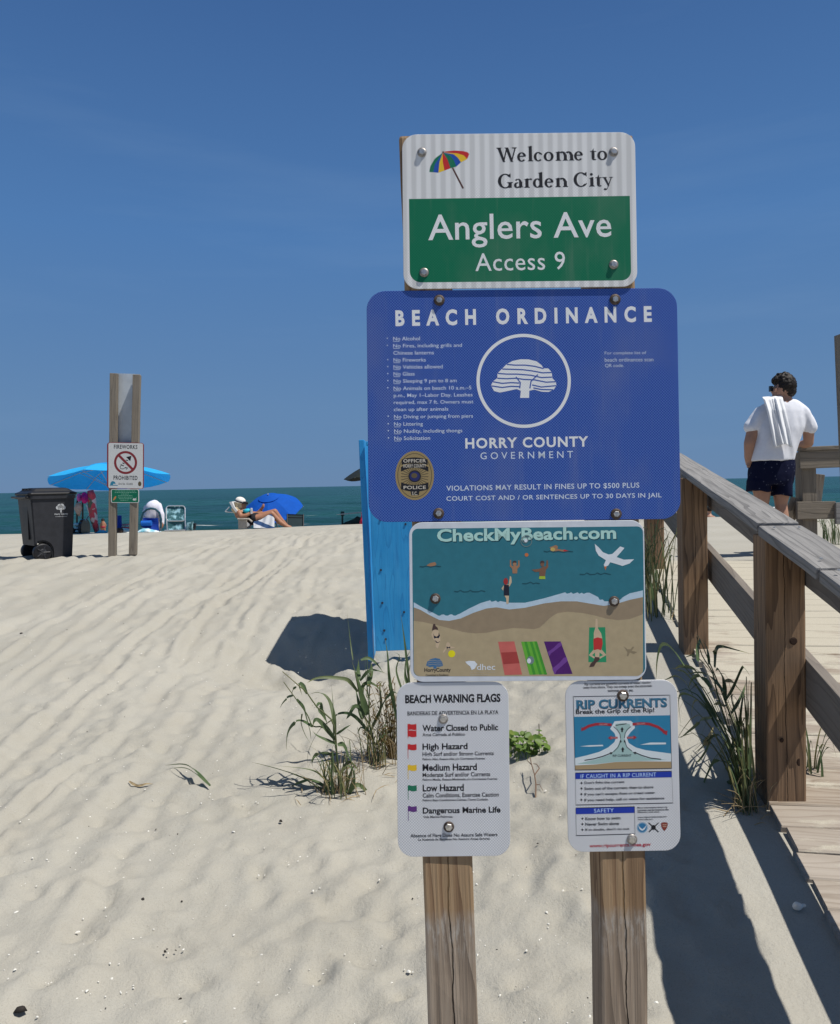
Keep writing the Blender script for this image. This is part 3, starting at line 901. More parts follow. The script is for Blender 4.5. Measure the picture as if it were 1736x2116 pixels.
s.text('white_lettering', S_LET, 'Access 9', 548, 1182, 974, 128, .002, 1.05, 4, R(.6))
for p_ in ((170, 202), (1527, 199), (187, 1053), (1525, 997)): s.bolt(*p_, 9.2, 6.2, False)
s.flush()

# ================================================================== ordinance sign
z = zoom(1270, 990, 1452 / 590)
ZX = 1353.6
s = Sheet('ordinance_sign', 'large royal blue sign of beach rules with a round white tree emblem', 'sign', z,
          (50, 84), (ZX + 1385, 55), (65, 2086), .037, S_BLUE)
rt = R(.35)
s.text('white_lettering', S_LET, 'BEACH ORDINANCE', 300, ZX + 1165, 302, 142, .042, 1.9, 3, rt)
for t_, a_, b_, y_ in (("No Alcohol", 280, 512, 497), ("No Fires, including grills and", 280, 875, 558), ("Chinese lanterns", 282, 632, 620), ("No Fireworks", 283, 562, 682),
        ("No Vehicles allowed", 283, 708, 742), ("No Glass", 283, 465, 803), ("No Sleeping 9 pm to 8 am", 283, 828, 864), ("No Animals on beach 10 a.m.–5", 283, 955, 926),
        ("p.m., May 1–Labor Day. Leashes", 284, 965, 988), ("required, max 7 ft. Owners must", 284, 972, 1048), ("clean up after animals", 284, 755, 1110),
        ("No Diving or jumping from piers", 286, 968, 1172), ("No Littering", 286, 535, 1238), ("No Nudity, including thongs", 287, 875, 1298), ("No Solicitation", 288, 597, 1360)):
    low = any(q in t_ for q in 'gpqy,j')
    s.text('rules_text', S_LBL, t_, a_, b_, y_ + (4 if low else 0), 41 if low else 33, .006, 1, 3)
    if t_.startswith('No '):
        s.line('rules_text', S_LBL, [(a_, y_ + 25), (a_ + 56, y_ + 25)], 4, 3)
        s.ell('rules_text', S_LBL, a_ - 50, y_ - 2, 6, 6, 3, 8)
s.ring('tree_emblem', S_LET, 1407, 864, 394, 394, 28, 3, 90)
s.poly('tree_emblem', S_LET, [(1125, 905), (1140, 870), (1180, 840), (1180, 800), (1220, 760), (1260, 720), (1310, 692), (1380, 677), (1450, 678), (1520, 695), (1562, 728), (1580, 756), (1620, 756), (1650, 790),
        (1655, 842), (1685, 872), (1690, 905), (1665, 942), (1620, 961), (1560, 958), (1500, 940), (1455, 950), (1453, 1012), (1375, 1012), (1382, 950), (1345, 935), (1270, 952), (1200, 966), (1150, 952)], 3)
for L_ in ([(1262, 722), (1330, 728), (1420, 728), (1500, 738), (1580, 758)], [(1222, 762), (1300, 764), (1400, 768), (1480, 778), (1570, 795), (1650, 792)],
           [(1182, 800), (1260, 806), (1350, 806), (1470, 816), (1560, 836), (1652, 832)], [(1180, 842), (1260, 846), (1340, 842), (1410, 852), (1500, 856), (1600, 876), (1684, 872)],
           [(1140, 872), (1220, 886), (1300, 880), (1370, 884)], [(1480, 900), (1560, 918), (1688, 906)], [(1128, 908), (1220, 922), (1300, 912), (1370, 915)], [(1490, 925), (1560, 940), (1662, 942)],
           [(1372, 930), (1378, 880), (1340, 830)], [(1460, 930), (1470, 870), (1530, 810)]):
    s.line('tree_emblem_stripes', S_BLUE, L_, 11, 4)
s.text('white_lettering', S_LET, 'HORRY COUNTY', 900, ZX + 608, 1397, 92, .03, 1.15, 3, rt)
s.text('white_lettering', S_LBL, 'GOVERNMENT', 1030, ZX + 475, 1507, 60, .004, 1.6, 3, rt)
for t_, a_, b_, y_ in (('For complete list of', ZX + 755, ZX + 1115, 625), ('beach ordinances scan', ZX + 755, ZX + 1176, 680), ('QR code.', ZX + 757, ZX + 920, 733)):
    s.text('rules_text', S_LBL, t_, a_, b_, y_, 34, .0, 1, 3)
s.text('white_lettering', S_LBL, 'VIOLATIONS MAY RESULT IN FINES UP TO $500 PLUS', 735, ZX + 1045, 1783, 52, .012, 1.08, 3, rt)
s.text('white_lettering', S_LBL, 'COURT COST AND / OR SENTENCES UP TO 30 DAYS IN JAIL', 735, ZX + 1235, 1873, 52, .012, 1.08, 3, rt)
GOLD = rink('gold', (.30, .22, .10)); GOLD2 = ink('dark_gold', (.11, .085, .045)); PALE = ink('pale', (.55, .50, .42))
bx, by = 463, 1683
s.ell('police_badge', GOLD, bx, by, 167, 212, 3, 48)
s.ring('police_badge_rim', GOLD2, bx, by, 146, 190, 6, 4)
for k in range(30):
    a = 2 * math.pi * k / 30
    s.line('police_badge_rim', GOLD2, [(bx + 50 * math.cos(a), by + 10 + 55 * math.sin(a)), (bx + 118 * math.cos(a), by + 10 + 135 * math.sin(a))], 7, 4)
def band(y0, y1, hw, bow):
    top = [(bx - hw + 2 * hw * k / 12, y0 - bow * (1 - (k / 6 - 1) ** 2)) for k in range(13)]
    bot = [(bx - hw + 2 * hw * k / 12, y1 - bow * (1 - (k / 6 - 1) ** 2)) for k in range(13)]
    s.poly('police_badge_band', BLACK, top + bot[::-1], 5)
band(1545, 1592, 112, 18); band(1610, 1650, 118, 34); band(1742, 1800, 118, -22)
s.poly('police_badge_band', BLACK, [(bx - 36, 1822), (bx + 40, 1820), (bx + 36, 1852), (bx - 30, 1854)], 5)
s.ell('police_badge_band', BLACK, bx, 1690, 54, 52, 5)
s.ell('police_badge_seal', ink('navy', (.02, .025, .12)), bx, 1690, 44, 42, 6)
s.ell('police_badge_rim', PALE, bx - 4, 1684, 26, 22, 7)
for t_, y_, hw in (('OFFICER', 1556, 98), ('HORRY COUNTY', 1600, 98), ('POLICE', 1786, 96), ('S.C.', 1837, 24)):
    s.text('police_badge_lettering', PALE, t_, bx - hw, bx + hw, y_, 30, .02, 1.05, 7)
for p_ in ((680, 165), (668, 2010), (ZX + 848, 158), (ZX + 843, 2015)): s.bolt(*p_, 10.8, 6.0)
s.flush()

# ================================================================== beach illustration sign
z = zoom(1430, 1820, 1736 / 870)
A_W = ink('panel_white', (.60, .63, .68)); A_TEAL = ink('teal', (.028, .165, .215)); A_FOAM = ink('foam', (.46, .58, .68))
A_WET = ink('wet_sand', (.295, .225, .145)); A_DRY = ink('dry_sand', (.42, .335, .205)); A_MINT = ink('mint', (.42, .66, .60)); A_DT = ink('deep_teal', (.012, .07, .09))
s = Sheet('beach_sign', 'colourful cartoon beach scene sign with three striped towels and a white border', 'sign', z,
          (16, 37), (1662, 20), (32, 1155), .026, A_W, off=.004)
x0, x1, y0, y1 = 52, 1654, 64, 1114
s.rpoly('sea_picture', A_TEAL, x0, y0, x1, y1, 42, 1)
def bottom_fill(key, mat, line, ly):
    pts = line + [(x1, 1066)] + [(x1 - 46 + 46 * math.cos(R(a)), 1066 + 46 * math.sin(R(a))) for a in range(10, 91, 10)] + [(x0 + 48 - 46 * math.sin(R(a)), 1068 + 46 * math.cos(R(a))) for a in range(0, 91, 10)]
    s.poly(key, mat, pts, ly)
bottom_fill('foam_picture', A_FOAM, [(x0, 597), (100, 625), (150, 652), (210, 682), (222, 690), (235, 691), (248, 683), (262, 682), (276, 690), (292, 690), (306, 682), (320, 682), (332, 690), (346, 690), (360, 682), (372, 678), (440, 640), (520, 602), (585, 583), (597, 593),
        (612, 590), (625, 585), (640, 596), (656, 588), (720, 600), (830, 600), (960, 570), (1110, 527), (1122, 537), (1140, 533), (1152, 527), (1166, 538), (1184, 532), (1196, 527), (1210, 538), (1226, 530), (1240, 538), (1260, 530), (1280, 530), (1340, 560), (1352, 580), (1372, 577), (1385, 590), (1410, 590),
        (1440, 600), (1475, 592), (1500, 575), (1512, 562), (1560, 535), (x1, 513)], 2)
bottom_fill('wet_sand_picture', A_WET, [(x0, 632), (100, 650), (160, 685), (230, 720), (300, 727), (380, 710), (470, 670), (560, 640), (630, 632), (720, 647), (830, 635), (960, 605), (1080, 590), (1190, 590), (1280, 605), (1380, 622), (1460, 610), (1560, 580), (x1, 560)], 3)
bottom_fill('dry_sand_picture', A_DRY, [(x0, 727), (120, 735), (250, 765), (400, 805), (480, 815), (560, 810), (650, 792), (740, 778), (820, 780), (890, 785), (930, 775), (960, 750), (1000, 710), (1030, 688), (1060, 672), (1130, 663), (1230, 672), (1320, 690), (1400, 712), (1480, 722), (1560, 715), (x1, 680)], 4)
A_SK1, A_SK2, A_SK3 = ink('light_skin', (.55, .42, .28)), ink('tan_skin', (.34, .18, .10)), ink('brown_skin', (.20, .10, .06))
A_HAIR = ink('dark_hair', (.07, .04, .035)); A_RD = ink('bright_red', (.50, .03, .03)); A_GR = ink('mat_green', (.02, .27, .12)); A_LIME = ink('lime', (.35, .48, .04))
A_Y = ink('ball_yellow', (.75, .66, .01)); A_WH = ink('gull_white', (.68, .72, .76)); A_OR = ink('beak_orange', (.55, .16, .05)); A_NV = ink('suit_black', (.012, .014, .03))
# towels
s.poly('red_towel_picture', ink('coral', (.56, .13, .11)), [(642, 873), (755, 870), (810, 1102), (688, 1105)], 6)
s.poly('red_towel_picture_stripe', ink('coral_dark', (.36, .05, .045)), [(663, 948), (773, 943), (792, 1022), (680, 1030)], 7)
s.poly('green_towel_picture', ink('towel_green', (.13, .42, .04)), [(803, 873), (912, 870), (985, 1100), (862, 1103)], 6)
for f_ in (.2, .55, .85):
    a_, b_ = 803 + 109 * f_, 862 + 123 * f_
    s.poly('green_towel_picture_stripe', ink('towel_green_dark', (.055, .29, .03)), [(a_, 872), (a_ + 18, 872), (b_ + 18, 1101), (b_, 1102)], 7)
s.poly('purple_towel_picture', ink('towel_purple', (.075, .01, .14)), [(962, 871), (1078, 870), (1162, 1097), (1036, 1100)], 6)
s.poly('purple_towel_picture_wave', ink('towel_lilac', (.16, .05, .28)), [(988, 945), (1030, 915), (1060, 885), (1080, 875), (1090, 895), (1050, 925), (1010, 955), (1000, 975)], 7)
s.poly('purple_towel_picture_wave', ink('towel_lilac', (.16, .05, .28)), [(1020, 1060), (1070, 1020), (1100, 985), (1120, 980), (1128, 1005), (1090, 1040), (1050, 1075), (1042, 1098), (1035, 1098)], 7)
# sunbather on the green mat
s.poly('mat_picture', A_GR, [(1278, 773), (1390, 771), (1398, 1015), (1272, 1015)], 6)
s.poly('sunbather_picture', A_SK1, [(1322, 712), (1335, 712), (1340, 780), (1362, 815), (1369, 852), (1310, 852), (1310, 810), (1320, 775)], 7)
s.poly('sunbather_picture', A_SK1, [(1310, 926), (1362, 924), (1398, 965), (1352, 992), (1348, 980), (1375, 966), (1350, 948), (1348, 985), (1320, 985), (1318, 948), (1298, 966), (1320, 980), (1312, 990), (1275, 966)], 7)
s.poly('sunbather_picture_suit', A_RD, [(1308, 852), (1336, 842), (1368, 849), (1372, 885), (1362, 932), (1336, 925), (1310, 932), (1308, 885)], 8)
s.poly('sunbather_picture_hair', A_HAIR, [(1318, 978), (1350, 982), (1350, 1000), (1325, 1020), (1312, 1045), (1278, 1050), (1288, 1025), (1310, 1005)], 9)
# gull and its shadow
s.poly('gull_picture', A_WH, [(1317, 187), (1345, 212), (1375, 246), (1415, 262), (1440, 258), (1495, 205), (1525, 216), (1470, 280), (1520, 298), (1592, 295), (1560, 325), (1510, 342), (1460, 326), (1425, 316), (1410, 340), (1386, 348), (1380, 335), (1395, 302), (1345, 270), (1325, 236)], 6)
s.poly('gull_picture_beak', A_OR, [(1383, 346), (1401, 344), (1391, 373)], 7)
s.poly('gull_shade_picture', ink('taupe', (.26, .205, .125)), [(1518, 903), (1545, 925), (1565, 925), (1583, 905), (1592, 912), (1575, 935), (1613, 945), (1590, 958), (1562, 948), (1550, 975), (1540, 972), (1545, 945)], 6)
# bathers
s.poly('bather_picture', A_SK2, [(724, 300), (732, 300), (734, 338), (745, 345), (752, 338), (758, 345), (780, 338), (782, 302), (791, 305), (792, 345), (776, 362), (774, 394), (742, 394), (740, 362), (723, 345)], 6)
s.ell('bather_picture', A_SK2, 757, 328, 13, 17, 7, 14); s.poly('bather_picture_hair', A_HAIR, [(742, 325), (744, 310), (756, 305), (770, 310), (768, 320), (752, 318)], 8)
s.poly('bather_picture_brown', A_SK3, [(875, 368), (900, 366), (930, 362), (960, 345), (976, 345), (980, 302), (990, 303), (992, 350), (975, 370), (970, 415), (930, 416), (930, 382), (900, 385)], 6)
s.ell('bather_picture_brown', A_SK3, 950, 328, 13, 19, 7, 14); s.poly('bather_picture_hair', A_HAIR, [(934, 325), (938, 308), (952, 304), (965, 312), (964, 328), (958, 318)], 8)
s.poly('bather_picture_trunks', A_LIME, [(930, 414), (970, 414), (972, 434), (927, 434)], 7)
s.ell('beach_ball_picture', A_OR, 840, 264, 13, 13, 6, 16)
s.poly('woman_picture', A_SK1, [(683, 545), (718, 545), (714, 608), (700, 608), (698, 570)], 6)
s.poly('woman_picture', A_SK1, [(680, 478), (715, 470), (724, 412), (733, 418), (737, 455), (722, 485), (680, 495), (676, 515), (665, 500)], 6)
s.poly('woman_picture_suit', A_NV, [(682, 476), (716, 474), (718, 500), (719, 550), (681, 550)], 7)
s.ell('woman_picture_hair', ink('red_hair', (.34, .03, .03)), 695, 450, 16, 24, 8, 16)
for q_ in ([(1000, 212), (1045, 195), (1060, 205), (1055, 222), (1090, 228), (1150, 240), (1120, 242), (1040, 240)], [(135, 343), (165, 322), (200, 315), (210, 330), (195, 345)]):
    s.poly('swimmer_picture', A_SK2, q_, 6)
s.ell('swimmer_picture_cap', ink('straw', (.52, .38, .12)), 1023, 226, 17, 14, 7, 14)
s.poly('swimmer_picture_suit', A_RD, [(1100, 226), (1150, 240), (1120, 242), (1098, 238)], 7)
for q_ in ([(960, 238), (985, 243), (1005, 236), (1030, 243), (1065, 238), (1100, 244), (1130, 238), (1165, 242)], [(92, 345), (115, 348), (140, 342), (170, 348), (200, 342), (242, 346)],
           [(335, 520), (360, 523), (378, 512), (400, 524), (432, 522), (448, 512), (465, 522), (505, 522), (522, 514), (552, 521)], [(810, 465), (840, 466), (868, 455), (890, 467), (905, 460), (932, 466)],
           [(1212, 400), (1245, 402), (1262, 390), (1285, 402), (1320, 400), (1335, 390), (1360, 402), (1385, 392), (1430, 402)]):
    s.line('wave_lines', A_DT, q_, 5, 8)
# child with the ball, lady from above
s.ell('beach_ball_picture_yellow', A_Y, 318, 957, 25, 25, 7, 20)
s.poly('child_picture', A_SK1, [(255, 945), (275, 915), (280, 885), (290, 875), (303, 880), (310, 905), (345, 912), (318, 920), (300, 925), (285, 920), (262, 950)], 6)
s.poly('child_picture_suit', A_NV, [(282, 905), (296, 912), (308, 905), (308, 920), (296, 915), (284, 922)], 8)
s.poly('lady_picture', A_SK1, [(190, 790), (222, 790), (235, 820), (240, 860), (222, 920), (205, 910), (208, 880), (185, 850), (175, 820)], 6)
s.poly('lady_picture_suit', A_NV, [(188, 812), (195, 830), (212, 838), (226, 828), (228, 806), (236, 830), (228, 848), (212, 845), (196, 850)], 8)
s.poly('lady_picture_suit', A_NV, [(198, 860), (222, 878), (236, 868), (232, 876), (222, 882), (210, 878)], 8)
s.poly('lady_picture_hair', A_HAIR, [(180, 795), (185, 765), (190, 748), (202, 748), (205, 762), (220, 775), (222, 792), (205, 785)], 8)
# emblems and words
s.text('sign_lettering_shade', A_DT, 'CheckMyBeach.com', 219, 1473, 137, 116, .03, 1.02, 6, R(.35))
s.text('sign_lettering', A_MINT, 'CheckMyBeach.com', 213, 1467, 131, 116, .03, 1.02, 8, R(.35))
A_LB = ink('county_blue', (.05, .155, .31))
s.poly('county_emblem', A_LB, [(140, 1038), (148, 1012), (172, 993), (205, 986), (235, 992), (252, 1015), (258, 1040), (232, 1048), (212, 1046), (214, 1060), (190, 1060), (192, 1046), (165, 1050)], 7)
for yy in (1004, 1018, 1032): s.line('county_emblem_stripes', A_DRY, [(150, yy + 4), (185, yy - 3), (215, yy + 3), (250, yy + 2)], 2.5, 8)
V2, F2 = text_geo('HorryCounty', .02, 1.0)
s.glyphs('black_lettering#h', BLACK, V2, F2, 128, 312, 1073, 36, 7)
s.text('black_lettering', BLACK, 'Committed to Excellence', 138, 296, 1105, 16, .01, 1, 7)
s.text('pale_lettering', A_WH, 'dhec', 495, 622, 1049, 42, .004, 1, 7)
s.poly('pale_lettering', A_WH, [(413, 1012), (440, 1006), (478, 1008), (498, 1030), (478, 1062), (458, 1070), (448, 1045), (425, 1028)], 7)
s.line('pale_lettering', A_DRY, [(440, 1008), (458, 1040), (480, 1010)], 4, 8)
s.text('pale_lettering', ink('pale_grey', (.47, .42, .34)), 'S.C. Department of Health and', 450, 622, 1086, 10, 0, 1, 7)
s.text('pale_lettering', ink('pale_grey', (.47, .42, .34)), 'Environmental Control', 450, 578, 1102, 10, 0, 1, 7)
s.bolt(203, 571, 10.2, 6.4); s.bolt(1452, 590, 10.2, 6.4)
# old screw holes
s.ring('screw_hole', ink('hole_edge', (.16, .22, .22)), 838, 168, 38, 38, 5, 9, 30); s.ring('screw_hole', ink('hole_edge', (.16, .22, .22)), 830, 160, 20, 20, 6, 9, 24); s.ell('screw_hole_core', A_WH, 835, 164, 12, 12, 10, 14)
s.ell('screw_hole', ink('hole_edge', (.16, .22, .22)), 868, 1002, 26, 28, 9, 20); s.ell('screw_hole_core', A_WH, 858, 1006, 14, 18, 10, 14)
s.flush()

# ================================================================== warning flags sign
z = zoom(1380, 2380, 1411 / 440)
s = Sheet('warning_flags_sign', 'narrow white sign listing five coloured beach warning flags, lowest on the left front post', 'sign', z,
          (53, 70), (1315, 58), (62, 2033), .030, S_WHITE2, off=.002)
r_ = R(.3)
for t_, a_, b_, y_, h_, bo in (('BEACH WARNING FLAGS', 150, 1224, 248, 96, .040), ('BANDERAS DE ADVERTENCIA EN LA PLAYA', 175, 1200, 410, 48, .020),
        ('Water Closed to Public', 342, 1196, 578, 74, .030), ('Agua Cerrada al Publico', 342, 820, 660, 48, .020),
        ('High Hazard', 342, 850, 800, 92, .030), ('High Surf and/or Strong Currents', 342, 1145, 878, 60, .020), ('Peligro Alto, Resaca Alta y/o Corrientes Fuertes', 342, 1046, 933, 34, .020),
        ('Medium Hazard', 342, 953, 1024, 78, .030), ('Moderate Surf and/or Currents', 342, 1103, 1106, 50, .020), ('Peligro Media, Resaca Moderada y/o Corrientes Fuertes', 342, 1182, 1163, 34, .020),
        ('Low Hazard', 342, 805, 1256, 78, .030), ('Calm Conditions, Exercise Caution', 342, 1198, 1340, 58, .020), ('Peligro Bajo Condiciones Calmas, Tenga Cuidado', 342, 1075, 1395, 34, .020),
        ('Dangerous Marine Life', 342, 1216, 1516, 90, .030), ('Vida Marina Peligrosa', 346, 678, 1586, 34, .020),
        ('Absence of Flags Does No Assure Safe Waters', 202, 1180, 1793, 52, .020), ('La Ausencia de Banderas No Asegura Aguas Seguras', 288, 1092, 1836, 36, .020)):
    s.text('black_lettering', BLACK, t_, a_, b_, y_, h_, bo, 1.0, 3, r_)
def flag(key, mat, y, dbl=False, h=78):
    s.poly(key, mat, [(178, y + 4), (195, y - 2), (215, y + 8), (245, y + 6), (275, y), (277, y + h - 6), (245, y + h + 2), (215, y + h), (195, y + h - 10), (178, y + h)], 3)
    s.line(key, mat, [(178, y + 2), (180, y + (165 if not dbl else 90))], 6, 4)
flag('red_double_flag', I_RED, 534); flag('red_double_flag', I_RED, 606, True)
s.line('flag_gap', S_WHITE2, [(190, 606), (220, 602), (250, 610), (272, 604)], 6, 6)
flag('red_flag', I_RED, 762, h=70); flag('yellow_flag', I_YEL, 995, h=70); flag('green_flag', I_GRN, 1226, h=68); flag('purple_flag', I_PUR, 1460, h=66)
s.bolt(578, 478, 9.4, 6.6, False); s.bolt(634, 1692, 10.4, 7.2)
s.flush()

# ================================================================== rip currents sign
z = zoom(1970, 2380, 1443 / 450)
s = Sheet('rip_current_sign', 'narrow white sign with a blue rip current diagram, lowest on the right front post', 'sign', z,
          (48, 54), (1310, 34), (103, 1979), .030, S_WHITE2, off=.002)
C_SEA = rink('sea_blue', (.02, .19, .34)); C_LBAR = ink('bar_blue', (.012, .04, .36)); C_SAND = rink('sand', (.36, .26, .14)); C_FOAM = rink('foam', (.62, .68, .70)); C_RIP = rink('rip_green', (.33, .48, .46))
C_TITLE = rink('title_blue', (.035, .155, .26)); C_ARR = rink('arrow_red', (.33, .02, .035))
q_ = R(.6)
s.text('black_lettering', BLACK, 'Rip currents are powerful currents of water moving', 268, 1014, 80, 40, .020, 1, 3, q_)
s.text('black_lettering', BLACK, 'away from shore. They can sweep even the strongest', 255, 1026, 118, 40, .020, 1, 3, q_)
s.text('black_lettering', BLACK, 'swimmer out to sea.', 530, 818, 157, 32, .020, 1, 3, q_)
s.line('black_frame', BLACK, [(142, 226), (1230, 209), (1256, 1036), (170, 1055)], 8, 6, True)
s.text('rip_title_shade', BLACK, 'RIP CURRENTS', 178, 1200, 308, 108, .045, 1.0, 3, q_)
s.text('rip_title', C_TITLE, 'RIP CURRENTS', 176, 1196, 304, 102, .03, 1.02, 4, q_)
s.text('black_lettering', BLACK, 'Break the Grip of the Rip!', 172, 1056, 396, 66, .026, 1, 4, q_)
s.poly('diagram_sea', C_SEA, [(153, 455), (1238, 437), (1254, 1032), (170, 1050)], 2)
s.poly('diagram_sand', C_SAND, [(168, 1002), (400, 990), (620, 962), (900, 955), (1250, 958), (1254, 1032), (170, 1050)], 3)
s.poly('diagram_foam', C_FOAM, [(168, 920), (300, 890), (440, 850), (540, 800), (610, 740), (628, 690), (610, 640), (560, 590), (590, 540), (610, 505), (700, 498), (790, 500), (830, 530), (840, 580), (790, 630), (750, 690), (770, 750), (850, 800), (960, 830), (1100, 850), (1250, 870),
        (1250, 960), (900, 957), (620, 965), (400, 992), (168, 1003)], 4)
s.poly('diagram_rip', C_RIP, [(190, 985), (420, 930), (560, 880), (640, 800), (680, 700), (660, 620), (620, 570), (620, 535), (700, 525), (780, 535), (790, 570), (740, 630), (715, 700), (745, 790), (830, 860), (960, 915), (1200, 940), (1000, 950), (620, 962), (400, 986)], 5)
for q2 in ([(220, 788), (330, 775), (480, 770), (485, 785), (330, 792)], [(900, 770), (1010, 745), (1190, 745), (1190, 765), (1030, 768)]): s.poly('diagram_foam', C_FOAM, q2, 5)
def arc_arrow(key, mat, pts, w, tip, ly=7):
    s.line(key, mat, pts, w, ly); s.poly(key, mat, tip, ly + 1)
arc_arrow('red_arrow', C_ARR, [(578, 546), (480, 536), (400, 538), (320, 558), (262, 590)], 30, [(235, 615), (238, 570), (285, 600)])
arc_arrow('red_arrow', C_ARR, [(812, 540), (900, 530), (1000, 535), (1100, 570), (1180, 630)], 30, [(1200, 662), (1150, 635), (1205, 605)])
arc_arrow('red_arrow', C_ARR, [(645, 690), (570, 692)], 22, [(535, 692), (578, 668), (578, 716)])
arc_arrow('red_arrow', C_ARR, [(750, 690), (830, 688)], 22, [(862, 686), (822, 664), (822, 712)])
for t_, a_, b_, y_ in (('ESCAPE', 440, 530, 540), ('ESCAPE', 862, 952, 533), ('ESCAPE', 566, 634, 691), ('ESCAPE', 758, 824, 689)): s.text('arrow_lettering', rink('pink', (.60, .30, .30)), t_, a_, b_, y_, 18, .01, 1, 9)
arc_arrow('black_arrow', BLACK, [(275, 945), (380, 928), (480, 900), (570, 865)], 10, [(596, 856), (560, 852), (570, 882)])
arc_arrow('black_arrow', BLACK, [(1135, 933), (1020, 920), (920, 890), (850, 860)], 10, [(818, 852), (858, 850), (846, 882)])
arc_arrow('black_arrow', BLACK, [(600, 850), (650, 800), (678, 735)], 7, [(680, 705), (668, 742), (692, 742)])
arc_arrow('black_arrow', BLACK, [(808, 842), (750, 795), (728, 735)], 7, [(724, 705), (714, 742), (738, 742)])
s.line('black_arrow', BLACK, [(678, 700), (672, 650), (640, 600), (600, 565)], 7, 7); s.line('black_arrow', BLACK, [(722, 698), (730, 640), (755, 595), (795, 565)], 7, 7)
for cx_, cy_ in ((704, 830), (695, 605)):
    s.line('black_arrow', BLACK, [(cx_, cy_ + 22), (cx_, cy_ - 8)], 18, 7); s.poly('black_arrow', BLACK, [(cx_, cy_ - 36), (cx_ - 20, cy_ - 5), (cx_ + 20, cy_ - 5)], 8)
s.line('black_arrow', BLACK, [(622, 552), (660, 545), (700, 540), (745, 532)], 9, 7)
s.text('black_lettering', BLACK, 'RIP CURRENT', 592, 802, 892, 26, .01, 1, 8)
s.line('black_frame', BLACK, [(172, 1088), (1256, 1068), (1272, 1425), (182, 1448)], 8, 6, True)
s.poly('blue_bar', C_LBAR, [(173, 1090), (1256, 1070), (1257, 1136), (174, 1157)], 5)
s.text('bar_lettering', ink('bar_pale', (.45, .62, .85)), 'IF CAUGHT IN A RIP CURRENT', 232, 1082, 1116, 46, .004, 1.05, 7, q_)
for t_, b_, y_ in (("Don't fight the current", 726, 1197), ('Swim out of the current, then to shore', 1052, 1258), ("If you can't escape, float or tread water", 1074, 1322), ('If you need help, call or wave for assistance', 1176, 1386)):
    s.text('black_lettering', BLACK, t_, 276, b_, y_, 38, .020, 1, 5, q_)
    s.poly('black_lettering', BLACK, [(230, y_ + 4), (243, y_ - 10), (257, y_ + 4), (243, y_ + 18)], 5)
s.line('black_frame', BLACK, [(181, 1482), (842, 1467), (849, 1773), (190, 1792)], 8, 6, True)
s.poly('blue_bar', C_LBAR, [(182, 1484), (842, 1469), (843, 1536), (184, 1552)], 5)
s.text('bar_lettering', ink('bar_pale', (.45, .62, .85)), 'SAFETY', 387, 608, 1510, 44, .004, 1.05, 7, q_)
for t_, b_, y_ in (('Know how to swim', 684, 1598), ('Never Swim alone', 668, 1660), ("If in doubt, don't go out", 786, 1724)):
    s.text('black_lettering', BLACK, t_, 290, b_, y_, 36, .020, 1, 5, q_)
    s.poly('black_lettering', BLACK, [(244, y_ + 4), (257, y_ - 10), (270, y_ + 4), (257, y_ + 18)], 5)
for t_, a_, b_, y_ in (('More information about rip', 874, 1210, 1478), ('currents can be found at the', 874, 1226, 1502), ('following web sites:', 876, 1122, 1530), ('www.ripcurrents.noaa.gov', 876, 1204, 1585), ('www.usla.org', 878, 1046, 1612)):
    s.text('black_lettering', BLACK, t_, a_, b_, y_, 24, .020, 1, 5, q_)
s.ell('round_emblem', rink('noaa_blue', (.02, .16, .34)), 930, 1703, 60, 60, 5, 30); s.ring('round_emblem_ring', rink('pale_blue', (.35, .50, .60)), 930, 1703, 54, 54, 6, 6, 30)
s.poly('round_emblem_bird', C_FOAM, [(882, 1672), (905, 1700), (930, 1720), (955, 1700), (978, 1672), (958, 1722), (930, 1738), (902, 1722)], 7)
for a_, b_ in (((1000, 1648), (1112, 1752)), ((1112, 1648), (1004, 1752))): s.line('crossed_oars_emblem', BLACK, [a_, b_], 12, 5)
s.ell('crossed_oars_emblem', ink('grey', (.16, .14, .15)), 1056, 1700, 26, 28, 6, 16)
s.poly('arrowhead_emblem', ink('maroon', (.22, .04, .03)), [(1140, 1655), (1160, 1643), (1200, 1643), (1217, 1655), (1213, 1690), (1198, 1720), (1178, 1742), (1160, 1722), (1143, 1690)], 5)
for yy in (1665, 1685): s.line('arrowhead_emblem_marks', rink('cream', (.55, .42, .32)), [(1158, yy), (1180, yy + 8), (1204, yy)], 6, 6)
s.text('red_lettering', rink('web_red', (.40, .02, .04)), 'www.ripcurrents.noaa.gov', 340, 1028, 1905, 50, .024, 1, 5, q_)
s.bolt(700, 214, 11.5, 7.6); s.bolt(815, 1833, 10.2, 7.4, False)
s.flush()
